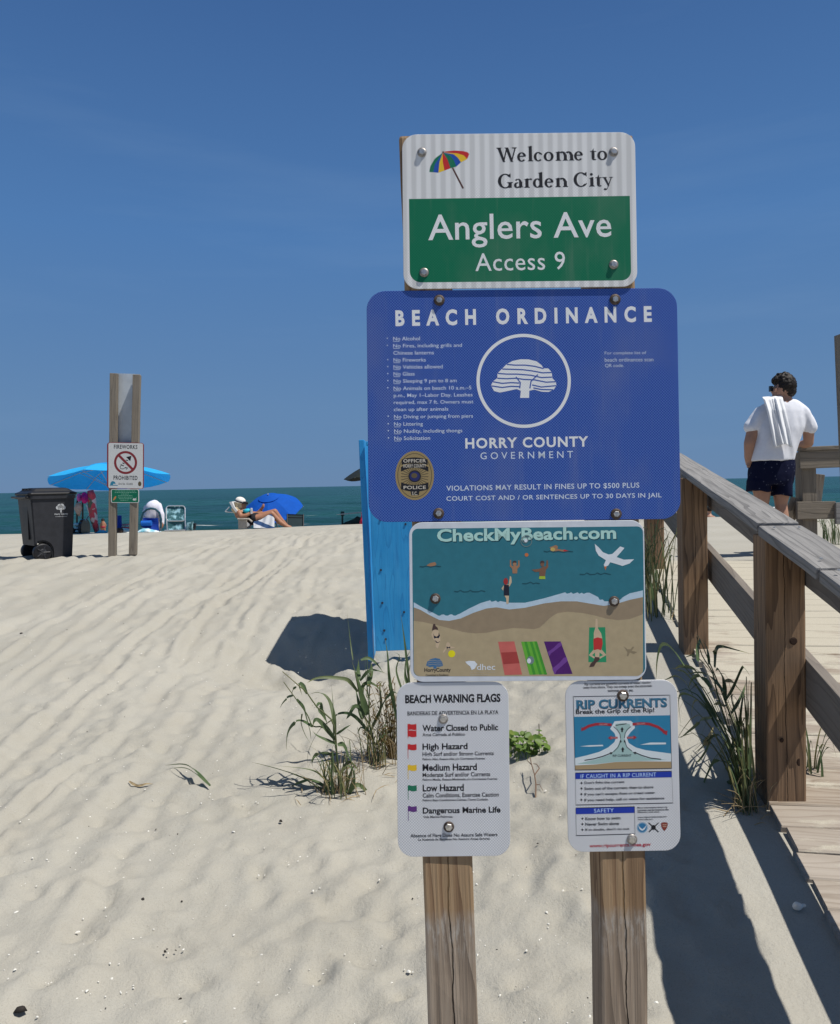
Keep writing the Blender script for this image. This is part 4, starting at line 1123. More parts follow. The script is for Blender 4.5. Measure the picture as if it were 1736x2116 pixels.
# ------------------------------------------------------------------ soft bodies
def blob(name, mb, mat, parent=None, voxel=.012, smooth=4, disp=0.0, dscale=8.0, stretch=(1, 1, 1)):
    """melts the overlapping shapes of mb into one continuous skin"""
    me = bpy.data.meshes.new('tmp'); me.from_pydata(mb.v, [], mb.f); me.update()
    ob = bpy.data.objects.new('tmp', me); COL.objects.link(ob)
    m = ob.modifiers.new('r', 'REMESH'); m.mode = 'VOXEL'; m.voxel_size = voxel
    if smooth:
        q = ob.modifiers.new('s', 'SMOOTH'); q.iterations = smooth; q.factor = .5
    dg = bpy.context.evaluated_depsgraph_get()
    me2 = bpy.data.meshes.new_from_object(ob.evaluated_get(dg))
    bpy.data.objects.remove(ob); bpy.data.meshes.remove(me)
    me2.name = name
    if disp:
        for v in me2.vertices:
            q = Vector((v.co.x * stretch[0], v.co.y * stretch[1], v.co.z * stretch[2])) * dscale
            v.co += v.normal * (mnoise.noise(q) + .5 * mnoise.noise(q * 2.1)) * disp
    me2.polygons.foreach_set('use_smooth', [True] * len(me2.polygons))
    me2.materials.clear(); me2.materials.append(mat)
    o = link(bpy.data.objects.new(name, me2))
    if parent is not None:
        me2.transform(WM[parent.name].inverted()); setw(o, WM[parent.name], parent)
    else: setw(o, Matrix.Identity(4))
    return o
def chain(mb, pts, rad):
    for p, r_ in zip(pts, rad): mb.ball(p, r_, nu=12, nv=8)
    for i in range(len(pts) - 1): mb.tube([pts[i], pts[i + 1]], [rad[i], rad[i + 1]], 12)

SKIN = M_plain('skin', (.40, .22, .15), .55, 0, .08, 18, 0, .3)
SKIN_T = M_plain('tanned_skin', (.36, .17, .10), .5, 0, .08, 18, 0, .3)
SHIRT = M_plain('white_cotton', (.74, .75, .80), .9, 0, .03, 40, .15, .1)
HAIRM = M_plain('dark_brown_hair', (.013, .009, .007), .6, 0, .5, 60, .5, .3)

# ================================================================== man at the landing railing
def build_man():
    Ym = 7.33
    def q(x, y, d=0.0): return P(x, y, Ym + d)
    pxm = Ym / FPX
    root = thing('person', 'man in white t-shirt and dark spotted shorts seen from behind, leaning on the railing', 'person', q(1603, 1152))
    fl = float(deck_z(Ym))
    # --- body: one continuous skin
    b = MB()
    b.ball(q(1619, 800), .082, .098, .112, M=None)
    b.ball(q(1610, 810), .062, .07, .075)                       # jaw, turned to the left
    b.ball(q(1593.5, 808, .01), .014, .012, .018)                 # nose
    b.ball(q(1602.5, 806, -.075), .014, .012, .028)               # ear
    chain(b, [q(1619, 815), q(1622, 836)], [.066, .075])
    for rr in ([(1612, 850), .17, .10], [(1606, 890), .165, .10], [(1597, 930), .165, .11]):
        b.ball(q(*rr[0]), rr[1], rr[2], .16)
    chain(b, [q(1586, 858), q(1557, 884, -.02), q(1549, 916, -.03), q(1547, 945, .0), q(1549, 958, .02)], [.052, .056, .052, .040, .036])
    chain(b, [q(1650, 858), q(1671, 886, .0), q(1671, 915, .04)], [.052, .054, .046])
    chain(b, [q(1671, 915, .04), q(1657, 919, .14), q(1645, 921, .22)], [.046, .040, .030])
    for k in range(4):                                           # right fingers lying over the rail cap
        chain(b, [q(1645, 921, .22), q(1640 - k * .5, 922 + k * .3, .245 + .016 * k), q(1635 - abs(k - 1.5), 925 + k * .3, .255 + .018 * k)], [.022, .0095, .008])
    chain(b, [q(1647, 920, .20), q(1642, 922, .175), q(1637, 923, .18)], [.018, .011, .009])
    for k in range(4):                                           # left hand, fingers slipping into the pocket
        chain(b, [q(1549, 958, .02), q(1552 + k, 968, .0 + .015 * k), q(1554 + k, 975, .0 + .015 * k)], [.026, .0095, .008])
    chain(b, [q(1547, 957, .0), q(1544.5, 963, -.02), q(1545, 967, -.025)], [.02, .011, .009])
    hipL, hipR = q(1573, 985), q(1616, 987)
    for hp, kx, fx in ((hipL, 1576, 1579), (hipR, 1614, 1617)):
        kn = q(kx, 1063, -.01); ft = q(fx, 1140); ft.z = fl + .075
        kn.z = fl + .46
        chain(b, [hp, (hp + kn) / 2, kn, kn * .62 + ft * .38 + Vector((0, -.025, 0)), ft], [.098, .084, .056, .060, .040])
        chain(b, [Vector((ft.x, ft.y - .05, fl + .045)), Vector((ft.x, ft.y + .06, fl + .04)), Vector((ft.x - .01, ft.y + .15, fl + .03))], [.04, .042, .03])
    blob('body', b, SKIN, root, .011, 5)
    # --- shirt
    m = MB()
    rows = [(826, 1605, 1643, .055), (831, 1588, 1653, .08), (839, 1574, 1660, .10), (850, 1568, 1664, .12), (865, 1562, 1664, .135), (885, 1557, 1660, .15), (905, 1556, 1652, .155), (925, 1552, 1646, .16), (942, 1549, 1641, .165), (953, 1548.5, 1639, .165)]
    rings = []
    for y, x0, x1, d in rows:
        c = q((x0 + x1) / 2, y); a = (x1 - x0) / 2 * pxm
        rings.append([c + Vector((a * math.copysign(abs(math.cos(t)) ** .85, math.cos(t)), d * math.sin(t), 0)) for t in [2 * math.pi * k / 32 for k in range(32)]])
    m.loft(rings)
    chain(m, [q(1584, 852), q(1574, 858, -.005), q(1564, 869, -.01), q(1554, 882, -.02)], [.084, .084, .080, .072])
    chain(m, [q(1651, 852), q(1658, 858), q(1666, 870, .0), q(1672.5, 883, .0)], [.084, .082, .076, .070])
    sh = blob('shirt', m, SHIRT, root, .011, 3, .008, 7.5, (1.6, 1, .5))
    # --- shorts
    m = MB(); rings = []
    for y, x0, x1, d in [(949, 1552, 1640, .155), (962, 1549, 1641, .165), (980, 1547, 1640, .17), (994, 1546, 1638, .165), (1001, 1546, 1636, .15)]:
        c = q((x0 + x1) / 2, y); a = (x1 - x0) / 2 * pxm
        rings.append([c + Vector((a * math.cos(t), d * math.sin(t), 0)) for t in [2 * math.pi * k / 28 for k in range(28)]])
    m.loft(rings)
    for x0, x1, y1 in ((1544, 1591, 1015), (1596, 1634, 1024)):
        rings = []
        for f in (0, .5, 1):
            y = 992 + (y1 - 992) * f; c = q((x0 + x1) / 2, y); a = (x1 - x0) / 2 * pxm * (.98 + .04 * f)
            rings.append([c + Vector((a * math.cos(t), .135 * math.sin(t), .012 * math.sin(t * 2) * f)) for t in [2 * math.pi * k / 24 for k in range(24)]])
        m.loft(rings)
    t = NT('spotted_navy_cloth')
    vo = t.n('ShaderNodeTexVoronoi', Scale=28.0); t.l(t.coords(), vo.inputs['Vector'])
    d = t.rng(vo.outputs['Distance'], .12, .20)
    t.col(t.mix(d, (.085, .095, .14), (.006, .008, .028))); t.set('Roughness', .85); t.set('Specular IOR Level', .1)
    blob('shorts', m, t.m, root, .011, 2, .006, 10, (1.4, 1, .6))
    # --- hair
    m = MB()
    m.ball(q(1623.5, 796, -.012), .096, .105, .105); m.ball(q(1614, 786, .01), .085, .085, .055); m.ball(q(1628, 808, -.01), .072, .09, .07)
    for k in range(90):
        a = random.uniform(0, 6.28); e = random.uniform(.1, 1.2)
        c = q(1620, 790) + Vector((.088 * math.cos(a) * math.cos(e) - .01, .09 * math.sin(a) * math.cos(e), .088 * math.sin(e)))
        m.ball(c, random.uniform(.008, .016), nu=8, nv=6)
    for k in range(7): chain(m, [q(1604, 782 + k, -.03 + k * .012), q(1597 - k % 3, 785 + k * .6, -.03 + k * .012)], [.018, .007])
    blob('hair', m, HAIRM, root, .007, 0, .007, 60)
    # --- sunglasses
    m = MB()
    A = q(1593.5, 803.5, -.05); B = q(1604, 803, -.085)
    m.box((-.012, -.012, -.026), (.016, .012, .026), Matrix.Translation(A)); m.box((-.012, -.012, -.026), (.016, .012, .026), Matrix.Translation(q(1592.5, 803.5, .03)))
    m.tube([A + Vector((0, 0, .015)), B + Vector((0, 0, .012))], .006, 6); m.tube([A + Vector((0, 0, .012)), q(1592, 802, .03)], .006, 6)
    m.build('sunglasses', M_plain('black_plastic', (.01, .01, .011), .2, 0, .1, 20, 0, .5), root)
    # --- towel: folded cloth hanging from the left shoulder down his back
    nu, nv = 36, 40; V = []; th = .012
    Lx = [(0, 1577), (.1, 1575), (.35, 1583), (.7, 1594), (1, 1601)]; Rx = [(0, 1612), (.1, 1617), (.35, 1625), (.7, 1633), (1, 1637)]
    Ty = [(0, 826), (.06, 819), (.14, 824), (.35, 848), (.7, 889), (1, 921)]
    Dy = [(0, .06), (.06, -.02), (.14, -.105), (.35, -.155), (.7, -.185), (1, -.20)]
    ip = lambda tb, f: float(np.interp(f, [a for a, _ in tb], [c for _, c in tb]))
    for side in (0, 1):
        for j in range(nv + 1):
            f = j / nv
            for i in range(nu + 1):
                u = i / nu
                x = ip(Lx, f) + (ip(Rx, f) - ip(Lx, f)) * u + 1.2 * math.sin(f * 5 + u * 3)
                y = ip(Ty, f) + 3.5 * math.sin(u * 7.5 + .6) * f * f * (.4 + .6 * (f > .8)) - 2.5 * u * (1 - f)
                fold = .017 * math.sin(u * 11 + f * 1.6) + .012 * math.sin(u * 23 - f * 2) - (.02 if .42 < u < .52 else 0) * -1
                p = q(x, y, ip(Dy, f) - fold * min(1, f * 4) - .012 - side * th)
                V.append(p)
    W_ = nu + 1; N1 = W_ * (nv + 1); F = []
    for j in range(nv):
        for i in range(nu):
            a = j * W_ + i
            F.append((a, a + 1, a + W_ + 1, a + W_)); F.append((N1 + a, N1 + a + W_, N1 + a + W_ + 1, N1 + a + 1))
    rim = [i for i in range(nu)] + [j * W_ + nu for j in range(nv)] + [nv * W_ + nu - i for i in range(nu)] + [(nv - j) * W_ for j in range(nv)]
    for k in range(len(rim)):
        a, c = rim[k], rim[(k + 1) % len(rim)]; F.append((c, a, a + N1, c + N1))
    o = mesh('towel', V, F, M_plain('white_terry', (.80, .81, .83), .95, 0, .04, 220, .5, .05), smooth=True)
    tag(o, 'white terry towel hanging over the left shoulder of the man at the railing', 'towel')
build_man()

# ================================================================== blue stand
def build_stand():
    root = thing('blue_stand', 'bright blue painted wooden stand rising from the sand behind the front signs', 'stand', tuple(P(800, 1340, 5.45)))
    t = NT('blue_paint')
    v = t.coords((1, 1, 1), rand=True); mp = t.n('ShaderNodeMapping'); mp.inputs['Scale'].default_value = (60, 60, 2.2); t.l(v, mp.inputs[0])
    fine = t.noise(mp.outputs[0], 1, 4, .6); big = t.noise(v, 3.5, 4)
    mp2 = t.n('ShaderNodeMapping'); mp2.inputs['Scale'].default_value = (7, 7, .9); t.l(v, mp2.inputs[0])
    rg = t.math('FRACT', t.math('MULTIPLY', t.noise(mp2.outputs[0], 1, 2), 13.0))
    c = t.mix(t.rng(big, .35, .65), (.026, .28, .62), (.042, .335, .68))
    c = t.mix(t.rng(rg, .8, .98, 0, .35), c, (.008, .13, .38))
    c = t.mix(t.rng(fine, .5, .8, 0, .25), c, (.10, .36, .66))
    t.col(c); t.set('Roughness', .5); t.set('Specular IOR Level', .25)
    t.bump(t.math('SUBTRACT', fine, t.math('MULTIPLY', rg, .6)), .4, .004)
    B = t.m
    def q(x, y, d=0): return P(x, y, 5.45 + d)
    a = (q(775.5, 1343) + q(880, 1343)) / 2; b = (q(757, 914) + q(868, 914)) / 2
    timber('front_board', a, b, (q(880, 1339) - q(777, 1339)).length, .038, (1, 0, 0), B, root, 51, .004, .0015)
    # left side wall running back, its edge shows as a thin strip
    a = q(772.2, 1346, .36); b = q(753.5, 914, .36)
    timber('side_board', a, b, .038, .66, (1, 0, 0), B, root, 52, .004, .001)
    a = (q(775, 1300, .68) + q(880, 1300, .68)) / 2; b = (q(757, 914, .68) + q(868, 914, .68)) / 2
    timber('back_board', a, b, .33, .03, (1, 0, 0), B, root, 53)
    timber('top_board', q(757, 917, .02), q(868, 915, .02), .05, .03, (0, 1, 0), B, root, 54)
    for x, y in ((786, 1074), (787, 1178), (790, 1246), (794, 1303), (797, 1337 - 16), (835, 1265), (838, 1083)):
        nh = MB(); p = q(x, y, -.024); nh.tube([p, p + Vector((0, .006, 0))], .008, 8); nh.build('nail', M_plain('dark_nail', (.03, .035, .05), .6), root)
build_stand()

# ================================================================== wheeled rubbish bin
def build_bin():
    g = P(99.5, 1143, 10.25)
    g.z = ground(g.x, g.y) - .02
    M = Matrix.Translation(g) @ Matrix.Rotation(R(-46), 4, 'Z')
    root = thing('wheeled_bin', 'charcoal grey wheeled rubbish bin standing in the sand near the fireworks sign', 'bin', g, M=M)
    GR = M_plain('bin_plastic', (.028, .029, .034), .5, 0, .18, 14, .08, .35)
    DK = M_plain('bin_dark', (.010, .010, .012), .45, 0, .2, 14, 0, .35)
    H, W, D = .83, .54, .55
    def sect(z): f = z / H; return (.84 + .16 * f)
    prof = [(-D / 2, H), (-D / 2, .17)]
    cy, cz, ra = -.15, .105, .130
    prof += [(cy + ra * math.cos(R(a)), cz + ra * math.sin(R(a))) for a in range(120, -1, -12)]
    prof += [(cy + ra, 0.0), (D / 2, 0.0), (D / 2, H)]
    m = MB(); n = len(prof); V = []
    for sx in (-1, 1):
        for y, z_ in prof:
            k = sect(z_); V.append((sx * W / 2 * k, y * (k if abs(y) > .2 else 1), z_))
    tri = geometry.tessellate_polygon([[Vector((y, z_, 0)) for y, z_ in prof]])
    F = [t for t in tri] + [tuple(i + n for i in t[::-1]) for t in tri] + [(i, (i + 1) % n, (i + 1) % n + n, i + n) for i in range(n)]
    m.add(V, F)
    bm = bmesh.new(); me = bpy.data.meshes.new('t'); me.from_pydata(m.v, [], m.f); bm.from_mesh(me); bpy.data.meshes.remove(me)
    bmesh.ops.recalc_face_normals(bm, faces=bm.faces)
    ed = [e for e in bm.edges if not e.is_boundary and len(e.link_faces) == 2 and e.calc_face_angle(0) > .8]
    bmesh.ops.bevel(bm, geom=ed, offset=.016, segments=3, affect='EDGES')
    me = bpy.data.meshes.new('body'); bm.to_mesh(me); bm.free(); me.materials.append(GR)
    o = link(bpy.data.objects.new('body', me)); setw(o, M, root)
    # rim, ribs and lid
    def rr(hx, hy, z_, r_=.05): return [(x, y, z_) for x, y in Sheet.rrect(None, -hx, -hy, hx, hy, r_, 5)]
    m = MB(); m.loft([rr(W / 2 + .004, D / 2 + .004, H - .05), rr(W / 2 + .016, D / 2 + .016, H - .045), rr(W / 2 + .018, D / 2 + .018, H)]); m.build('rim', GR, root, M)
    m = MB(); m.loft([rr(W / 2 + .022, D / 2 + .03, H + .002), rr(W / 2 + .026, D / 2 + .034, H + .02), rr(W / 2 + .02, D / 2 + .03, H + .034), rr(W / 2 - .02, D / 2 - .01, H + .052), rr(W / 2 - .06, D / 2 - .05, H + .085, .04), rr(W / 2 - .12, D / 2 - .10, H + .098, .03)])
    li = m.build('lid', DK, root, M, False)
    m = MB()
    for x in (-.12, 0, .12): m.box((x - .012, -D / 2 + .02, H + .05), (x + .012, D / 2 - .06, H + .094))
    m.build('lid_ribs', DK, li, M)
    m = MB(); m.tube([(-W / 2 - .01, -D / 2 - .06, H - .02), (W / 2 + .01, -D / 2 - .06, H - .02)], .014, 10)
    for x in (-W / 2 + .02, W / 2 - .02): m.tube([(x, -D / 2, H - .03), (x, -D / 2 - .06, H - .02)], .013, 8)
    m.build('handle', DK, root, M)
    m = MB(); m.box((-.10, -D / 2 * .95 - .006, .26), (.10, -D / 2 * .95 + .05, .74)); m.build('back_panel', DK, root, M)
    for sx in (-1, 1):
        x = sx * (W / 2 * .86)
        m = MB(); m.tube([(x - .035, cy - .0, cz - .01), (x - .028, cy, cz - .01), (x + .028, cy, cz - .01), (x + .035, cy, cz - .01)], [.098, .112, .112, .098], 28)
        w_ = m.build('wheel', DK, root, M)
        h = MB(); h.tube([(x + sx * .034, cy, cz - .01), (x + sx * .040, cy, cz - .01)], [.05, .035], 16)
        for a in range(5):
            an = a * 2 * math.pi / 5; h.tube([(x + sx * .037, cy, cz - .01), (x + sx * .037, cy + .085 * math.cos(an), cz - .01 + .085 * math.sin(an))], .009, 6)
        h.build('hub', GR, w_, M)
    m = MB(); m.tube([(-W / 2 * .86, cy, cz - .01), (W / 2 * .86, cy, cz - .01)], .012, 8); m.build('axle', DK, root, M)
    # white county emblem on the side
    WH = M_plain('emblem_white', (.46, .47, .48), .6)
    def sp(y, z_): return (W / 2 * sect(z_) + .0025, y, z_)
    m = MB()
    for cyy, czz, r_ in ((.055, .665, .026), (.078, .684, .03), (.104, .686, .03), (.128, .664, .025), (.09, .665, .034)):
        m.add([sp(cyy + r_ * math.cos(t_ * .42), czz + r_ * math.sin(t_ * .42)) for t_ in range(15)], [tuple(range(15))])
    m.add([sp(.082, .64), sp(.102, .64), sp(.10, .60), sp(.085, .60)], [(0, 1, 2, 3)])
    V2, F2 = text_geo('Horry County', .03)
    xs = [v[0] for v in V2]; w0 = max(xs); m.add([sp(.01 + v[0] / w0 * .17, .572 + v[1] * .03) for v in V2], F2)
    V2, F2 = text_geo('Committed to Excellence', .02); w0 = max(v[0] for v in V2); m.add([sp(.02 + v[0] / w0 * .15, .545 + v[1] * .014) for v in V2], F2)
    m.build('emblem', WH, root, M)
build_bin()

# ================================================================== fireworks sign group
def build_fireworks():
    Yf = 9.9
    def pole(xt, yt, xb, yb, label, sd):
        a, b = P(xt, yt, Yf), P(xb, yb + 6, Yf)
        o = timber('sign_post', b, a, .088, .088, (1, .12, 0), W_FAR, None, sd, .005, .002); tag(o, label, 'post', 'two posts carrying the fireworks sign')
    pole(236, 772, 232.5, 1146, 'left grey wooden post of the fireworks sign', 61)
    pole(283.3, 775, 275, 1140, 'right grey wooden post of the fireworks sign', 62)
    a = [P(231, 771, Yf + .06), P(290, 773, Yf + .06), P(286, 960, Yf + .06), P(229, 958, Yf + .06)]
    m = MB(); m.add(a + [p + Vector((0, .004, 0)) for p in a], [(0, 3, 2, 1), (4, 5, 6, 7), (0, 1, 5, 4), (1, 2, 6, 5), (2, 3, 7, 6), (3, 0, 4, 7)])
    o = m.build('back_panel', M_plain('dull_aluminium', (.56, .60, .63), .5, .15, .12, 6)); tag(o, 'blank pale metal panel fixed behind the upper ends of the fireworks posts', 'panel')
    z = zoom(340, 1300, 846 / 200)
    MAR = ink('sign_red', (.24, .03, .035)); WHT = ink('sign_white', (.66, .66, .64)); GR = ink('sign_green', (.0, .145, .075))
    pl = lambda x, y: P(x, y, Yf - .052)
    s = Sheet('fireworks_sign', 'white sign with a dark red border and a crossed out rocket, standing beside the bin', 'sign', z, (158, 1083), (708, 1092), (150, 1770), .035, MAR, place=pl, thick=.004)
    s.rpoly('white_field', WHT, 172, 1100, 694, 1764, 24, 3)
    s.text('black_lettering', BLACK, 'FIREWORKS', 260, 610, 1152, 62, .02, 1.1, 9); s.text('black_lettering', BLACK, 'PROHIBITED', 250, 608, 1612, 64, .02, 1.1, 9)
    s.text('black_lettering', BLACK, 'Ord. No. 133-2022', 322, 538, 1702, 30, .01, 1, 9)
    s.ring('prohibition_ring', MAR, 432, 1385, 155, 155, 34, 12); s.line('prohibition_ring', MAR, [(330, 1275), (545, 1495)], 36, 14)
    s.poly('rocket', BLACK, [(440, 1302), (520, 1285), (502, 1365)], 9); s.poly('rocket', BLACK, [(432, 1340), (475, 1350), (462, 1362), (436, 1352)], 9)
    s.line('rocket', BLACK, [(385, 1390), (415, 1402)], 14, 9); s.line('rocket', BLACK, [(358, 1415), (405, 1435)], 14, 9)
    s.line('rocket', BLACK, [(365, 1425), (348, 1450), (358, 1475), (385, 1480), (410, 1476)], 9, 9); s.line('rocket', BLACK, [(415, 1470), (430, 1458), (462, 1466), (440, 1484)], 14, 9)
    s.poly('county_emblem', ink('county_teal', (.03, .22, .34)), [(200, 1715), (205, 1685), (225, 1664), (250, 1662), (275, 1680), (280, 1705), (245, 1700), (240, 1718)], 9)
    s.line('county_emblem', ink('county_teal', (.03, .22, .34)), [(192, 1722), (312, 1724)], 12, 9)
    s.ell('badge', GOLD2, 640, 1702, 25, 36, 9, 20)
    s.flush()
    s = Sheet('green_notice', 'small green notice with a white edge below the fireworks sign', 'sign', z, (213, 1781), (632, 1783), (212, 1984), .022, WHT, place=pl, thick=.004)
    s.rpoly('green_field', GR, 224, 1791, 620, 1976, 18, 3)
    for k, (a_, b_) in enumerate(((275, 580), (270, 600), (365, 480), (320, 530), (320, 540), (330, 525), (355, 475))):
        x_ = a_
        while x_ < b_:                       # lines of print too small to read
            w_ = random.uniform(12, 34); s.line('notice_print', ink('notice_pale', (.25, .50, .38)), [(x_, 1808 + k * 23), (min(b_, x_ + w_), 1808 + k * 23)], 7, 8); x_ += w_ + 8
    s.poly('notice_emblem_orange', ink('notice_orange', (.55, .22, .08)), [(240, 1945), (262, 1900), (290, 1882), (292, 1905), (268, 1940), (245, 1950)], 8)
    s.poly('notice_emblem_white', WHT, [(535, 1930), (555, 1915), (570, 1925), (595, 1905), (585, 1930), (600, 1945), (575, 1940), (580, 1960), (555, 1945), (545, 1955)], 8)
    s.flush()
build_fireworks()
# ================================================================== people and gear on the beach
zA = zoom(230, 1680, 1736 / 470)
zB = zoom(780, 1680, 1736 / 520)
def canopy(name, apex, axis, rad, sag, mat, label, n=8, pole_end=None, pole_mat=None, scallop=.0, under=None, vent=True, group=None):
    """beach umbrella: ribbed dome of n panels, its pole and spokes"""
    axis = Vector(axis).normalized(); e1 = axis.orthogonal().normalized(); e2 = axis.cross(e1)
    apex = Vector(apex)
    root = thing(name, label, 'umbrella', pole_end if pole_end is not None else apex, group=group)
    V, F = [], []; seg = n * 4; rows = 8
    for j in range(rows + 1):
        f = j / rows
        for k in range(seg):
            a = 2 * math.pi * k / seg; ph = (k % 4) / 4
            dip = math.sin(math.pi * ph)
            r = rad * f * (1 - .06 * dip * f)
            d = sag * (f ** 1.9) + .03 * rad * dip * f - (scallop * dip if j == rows else 0)
            V.append(apex - axis * d + (e1 * math.cos(a) + e2 * math.sin(a)) * r)
    for j in range(rows):
        for k in range(seg):
            a = j * seg + k; b = j * seg + (k + 1) % seg
            F.append((a, a + seg, b + seg, b))
    n1 = len(V); V += [p - axis * .006 for p in V]
    F += [tuple(i + n1 for i in f[::-1]) for f in F[:]]
    for k in range(seg):
        a = rows * seg + k; b = rows * seg + (k + 1) % seg; F.append((a, a + n1, b + n1, b))
    mesh('canopy', V, F, mat, root, None, False)
    if vent:
        V, F = [], []
        for j in range(4):
            f = j / 3
            for k in range(seg): a = 2 * math.pi * k / seg; V.append(apex + axis * (.035 - .02 * f) - axis * sag * (f * .32) ** 1.9 + (e1 * math.cos(a) + e2 * math.sin(a)) * rad * .32 * f)
        for j in range(3):
            for k in range(seg): a = j * seg + k; b = j * seg + (k + 1) % seg; F.append((a, a + seg, b + seg, b))
        mesh('vent_cap', V, F, mat, root)
    pm = pole_mat or M_plain('umbrella_pole', (.55, .55, .55), .35, .6)
    rb = MB()
    for k in range(n):
        a = 2 * math.pi * k / n; o = e1 * math.cos(a) + e2 * math.sin(a)
        rb.tube([apex - axis * .03, apex - axis * (sag * .3 + .02) + o * rad * .5, apex - axis * (sag + .012) + o * rad], .006, 5)
        rb.tube([apex - axis * (sag + .18), apex - axis * (sag * .3 + .03) + o * rad * .5], .005, 5)
    rb.build('ribs', pm, root)
    if pole_end is not None:
        m = MB(); m.tube([apex + axis * .07, Vector(pole_end)], .016, 10); m.build('pole', pm, root)
    return root
def cloth(name, col, tr=.35): return M_plain(name, col, .8, 0, .06, 12, 0, .15, tr)

AQUA = cloth('aqua_canopy', (.05, .54, .92), .42)
def build_umbrellas():
    e = P(244.5, 1100, 16.6); e.z = ground(e.x, e.y) - .1
    canopy('beach_umbrella', P(227, 961, 16.6), (-.07, .15, 1), 1.28, .31, AQUA, 'wide light blue beach umbrella behind the bin and the fireworks sign', 8, e, M_plain('tan_pole', (.52, .42, .32), .6))
    c = P(555, 1026, 18.3)
    canopy('beach_umbrella', c, (-.08, -.42, .88), .76, .36, cloth('royal_canopy', (.008, .105, .52), .25), 'royal blue beach umbrella tilted towards the viewer behind the sunbathing woman', 8, c + Vector((.12, .9, -1.15)), scallop=.035)
    canopy('beach_umbrella', P(808, 949, 17.6), (0, .04, 1), 1.08, .43, M_plain('dark_canopy', (.012, .018, .016), .8, 0, .1), 'dark green beach umbrella peeping out left of the blue stand', 8, Vector((P(808, 1000, 17.6).x, 17.6, ground(P(808, 1000, 17.6).x, 17.6) - .1)))
build_umbrellas()

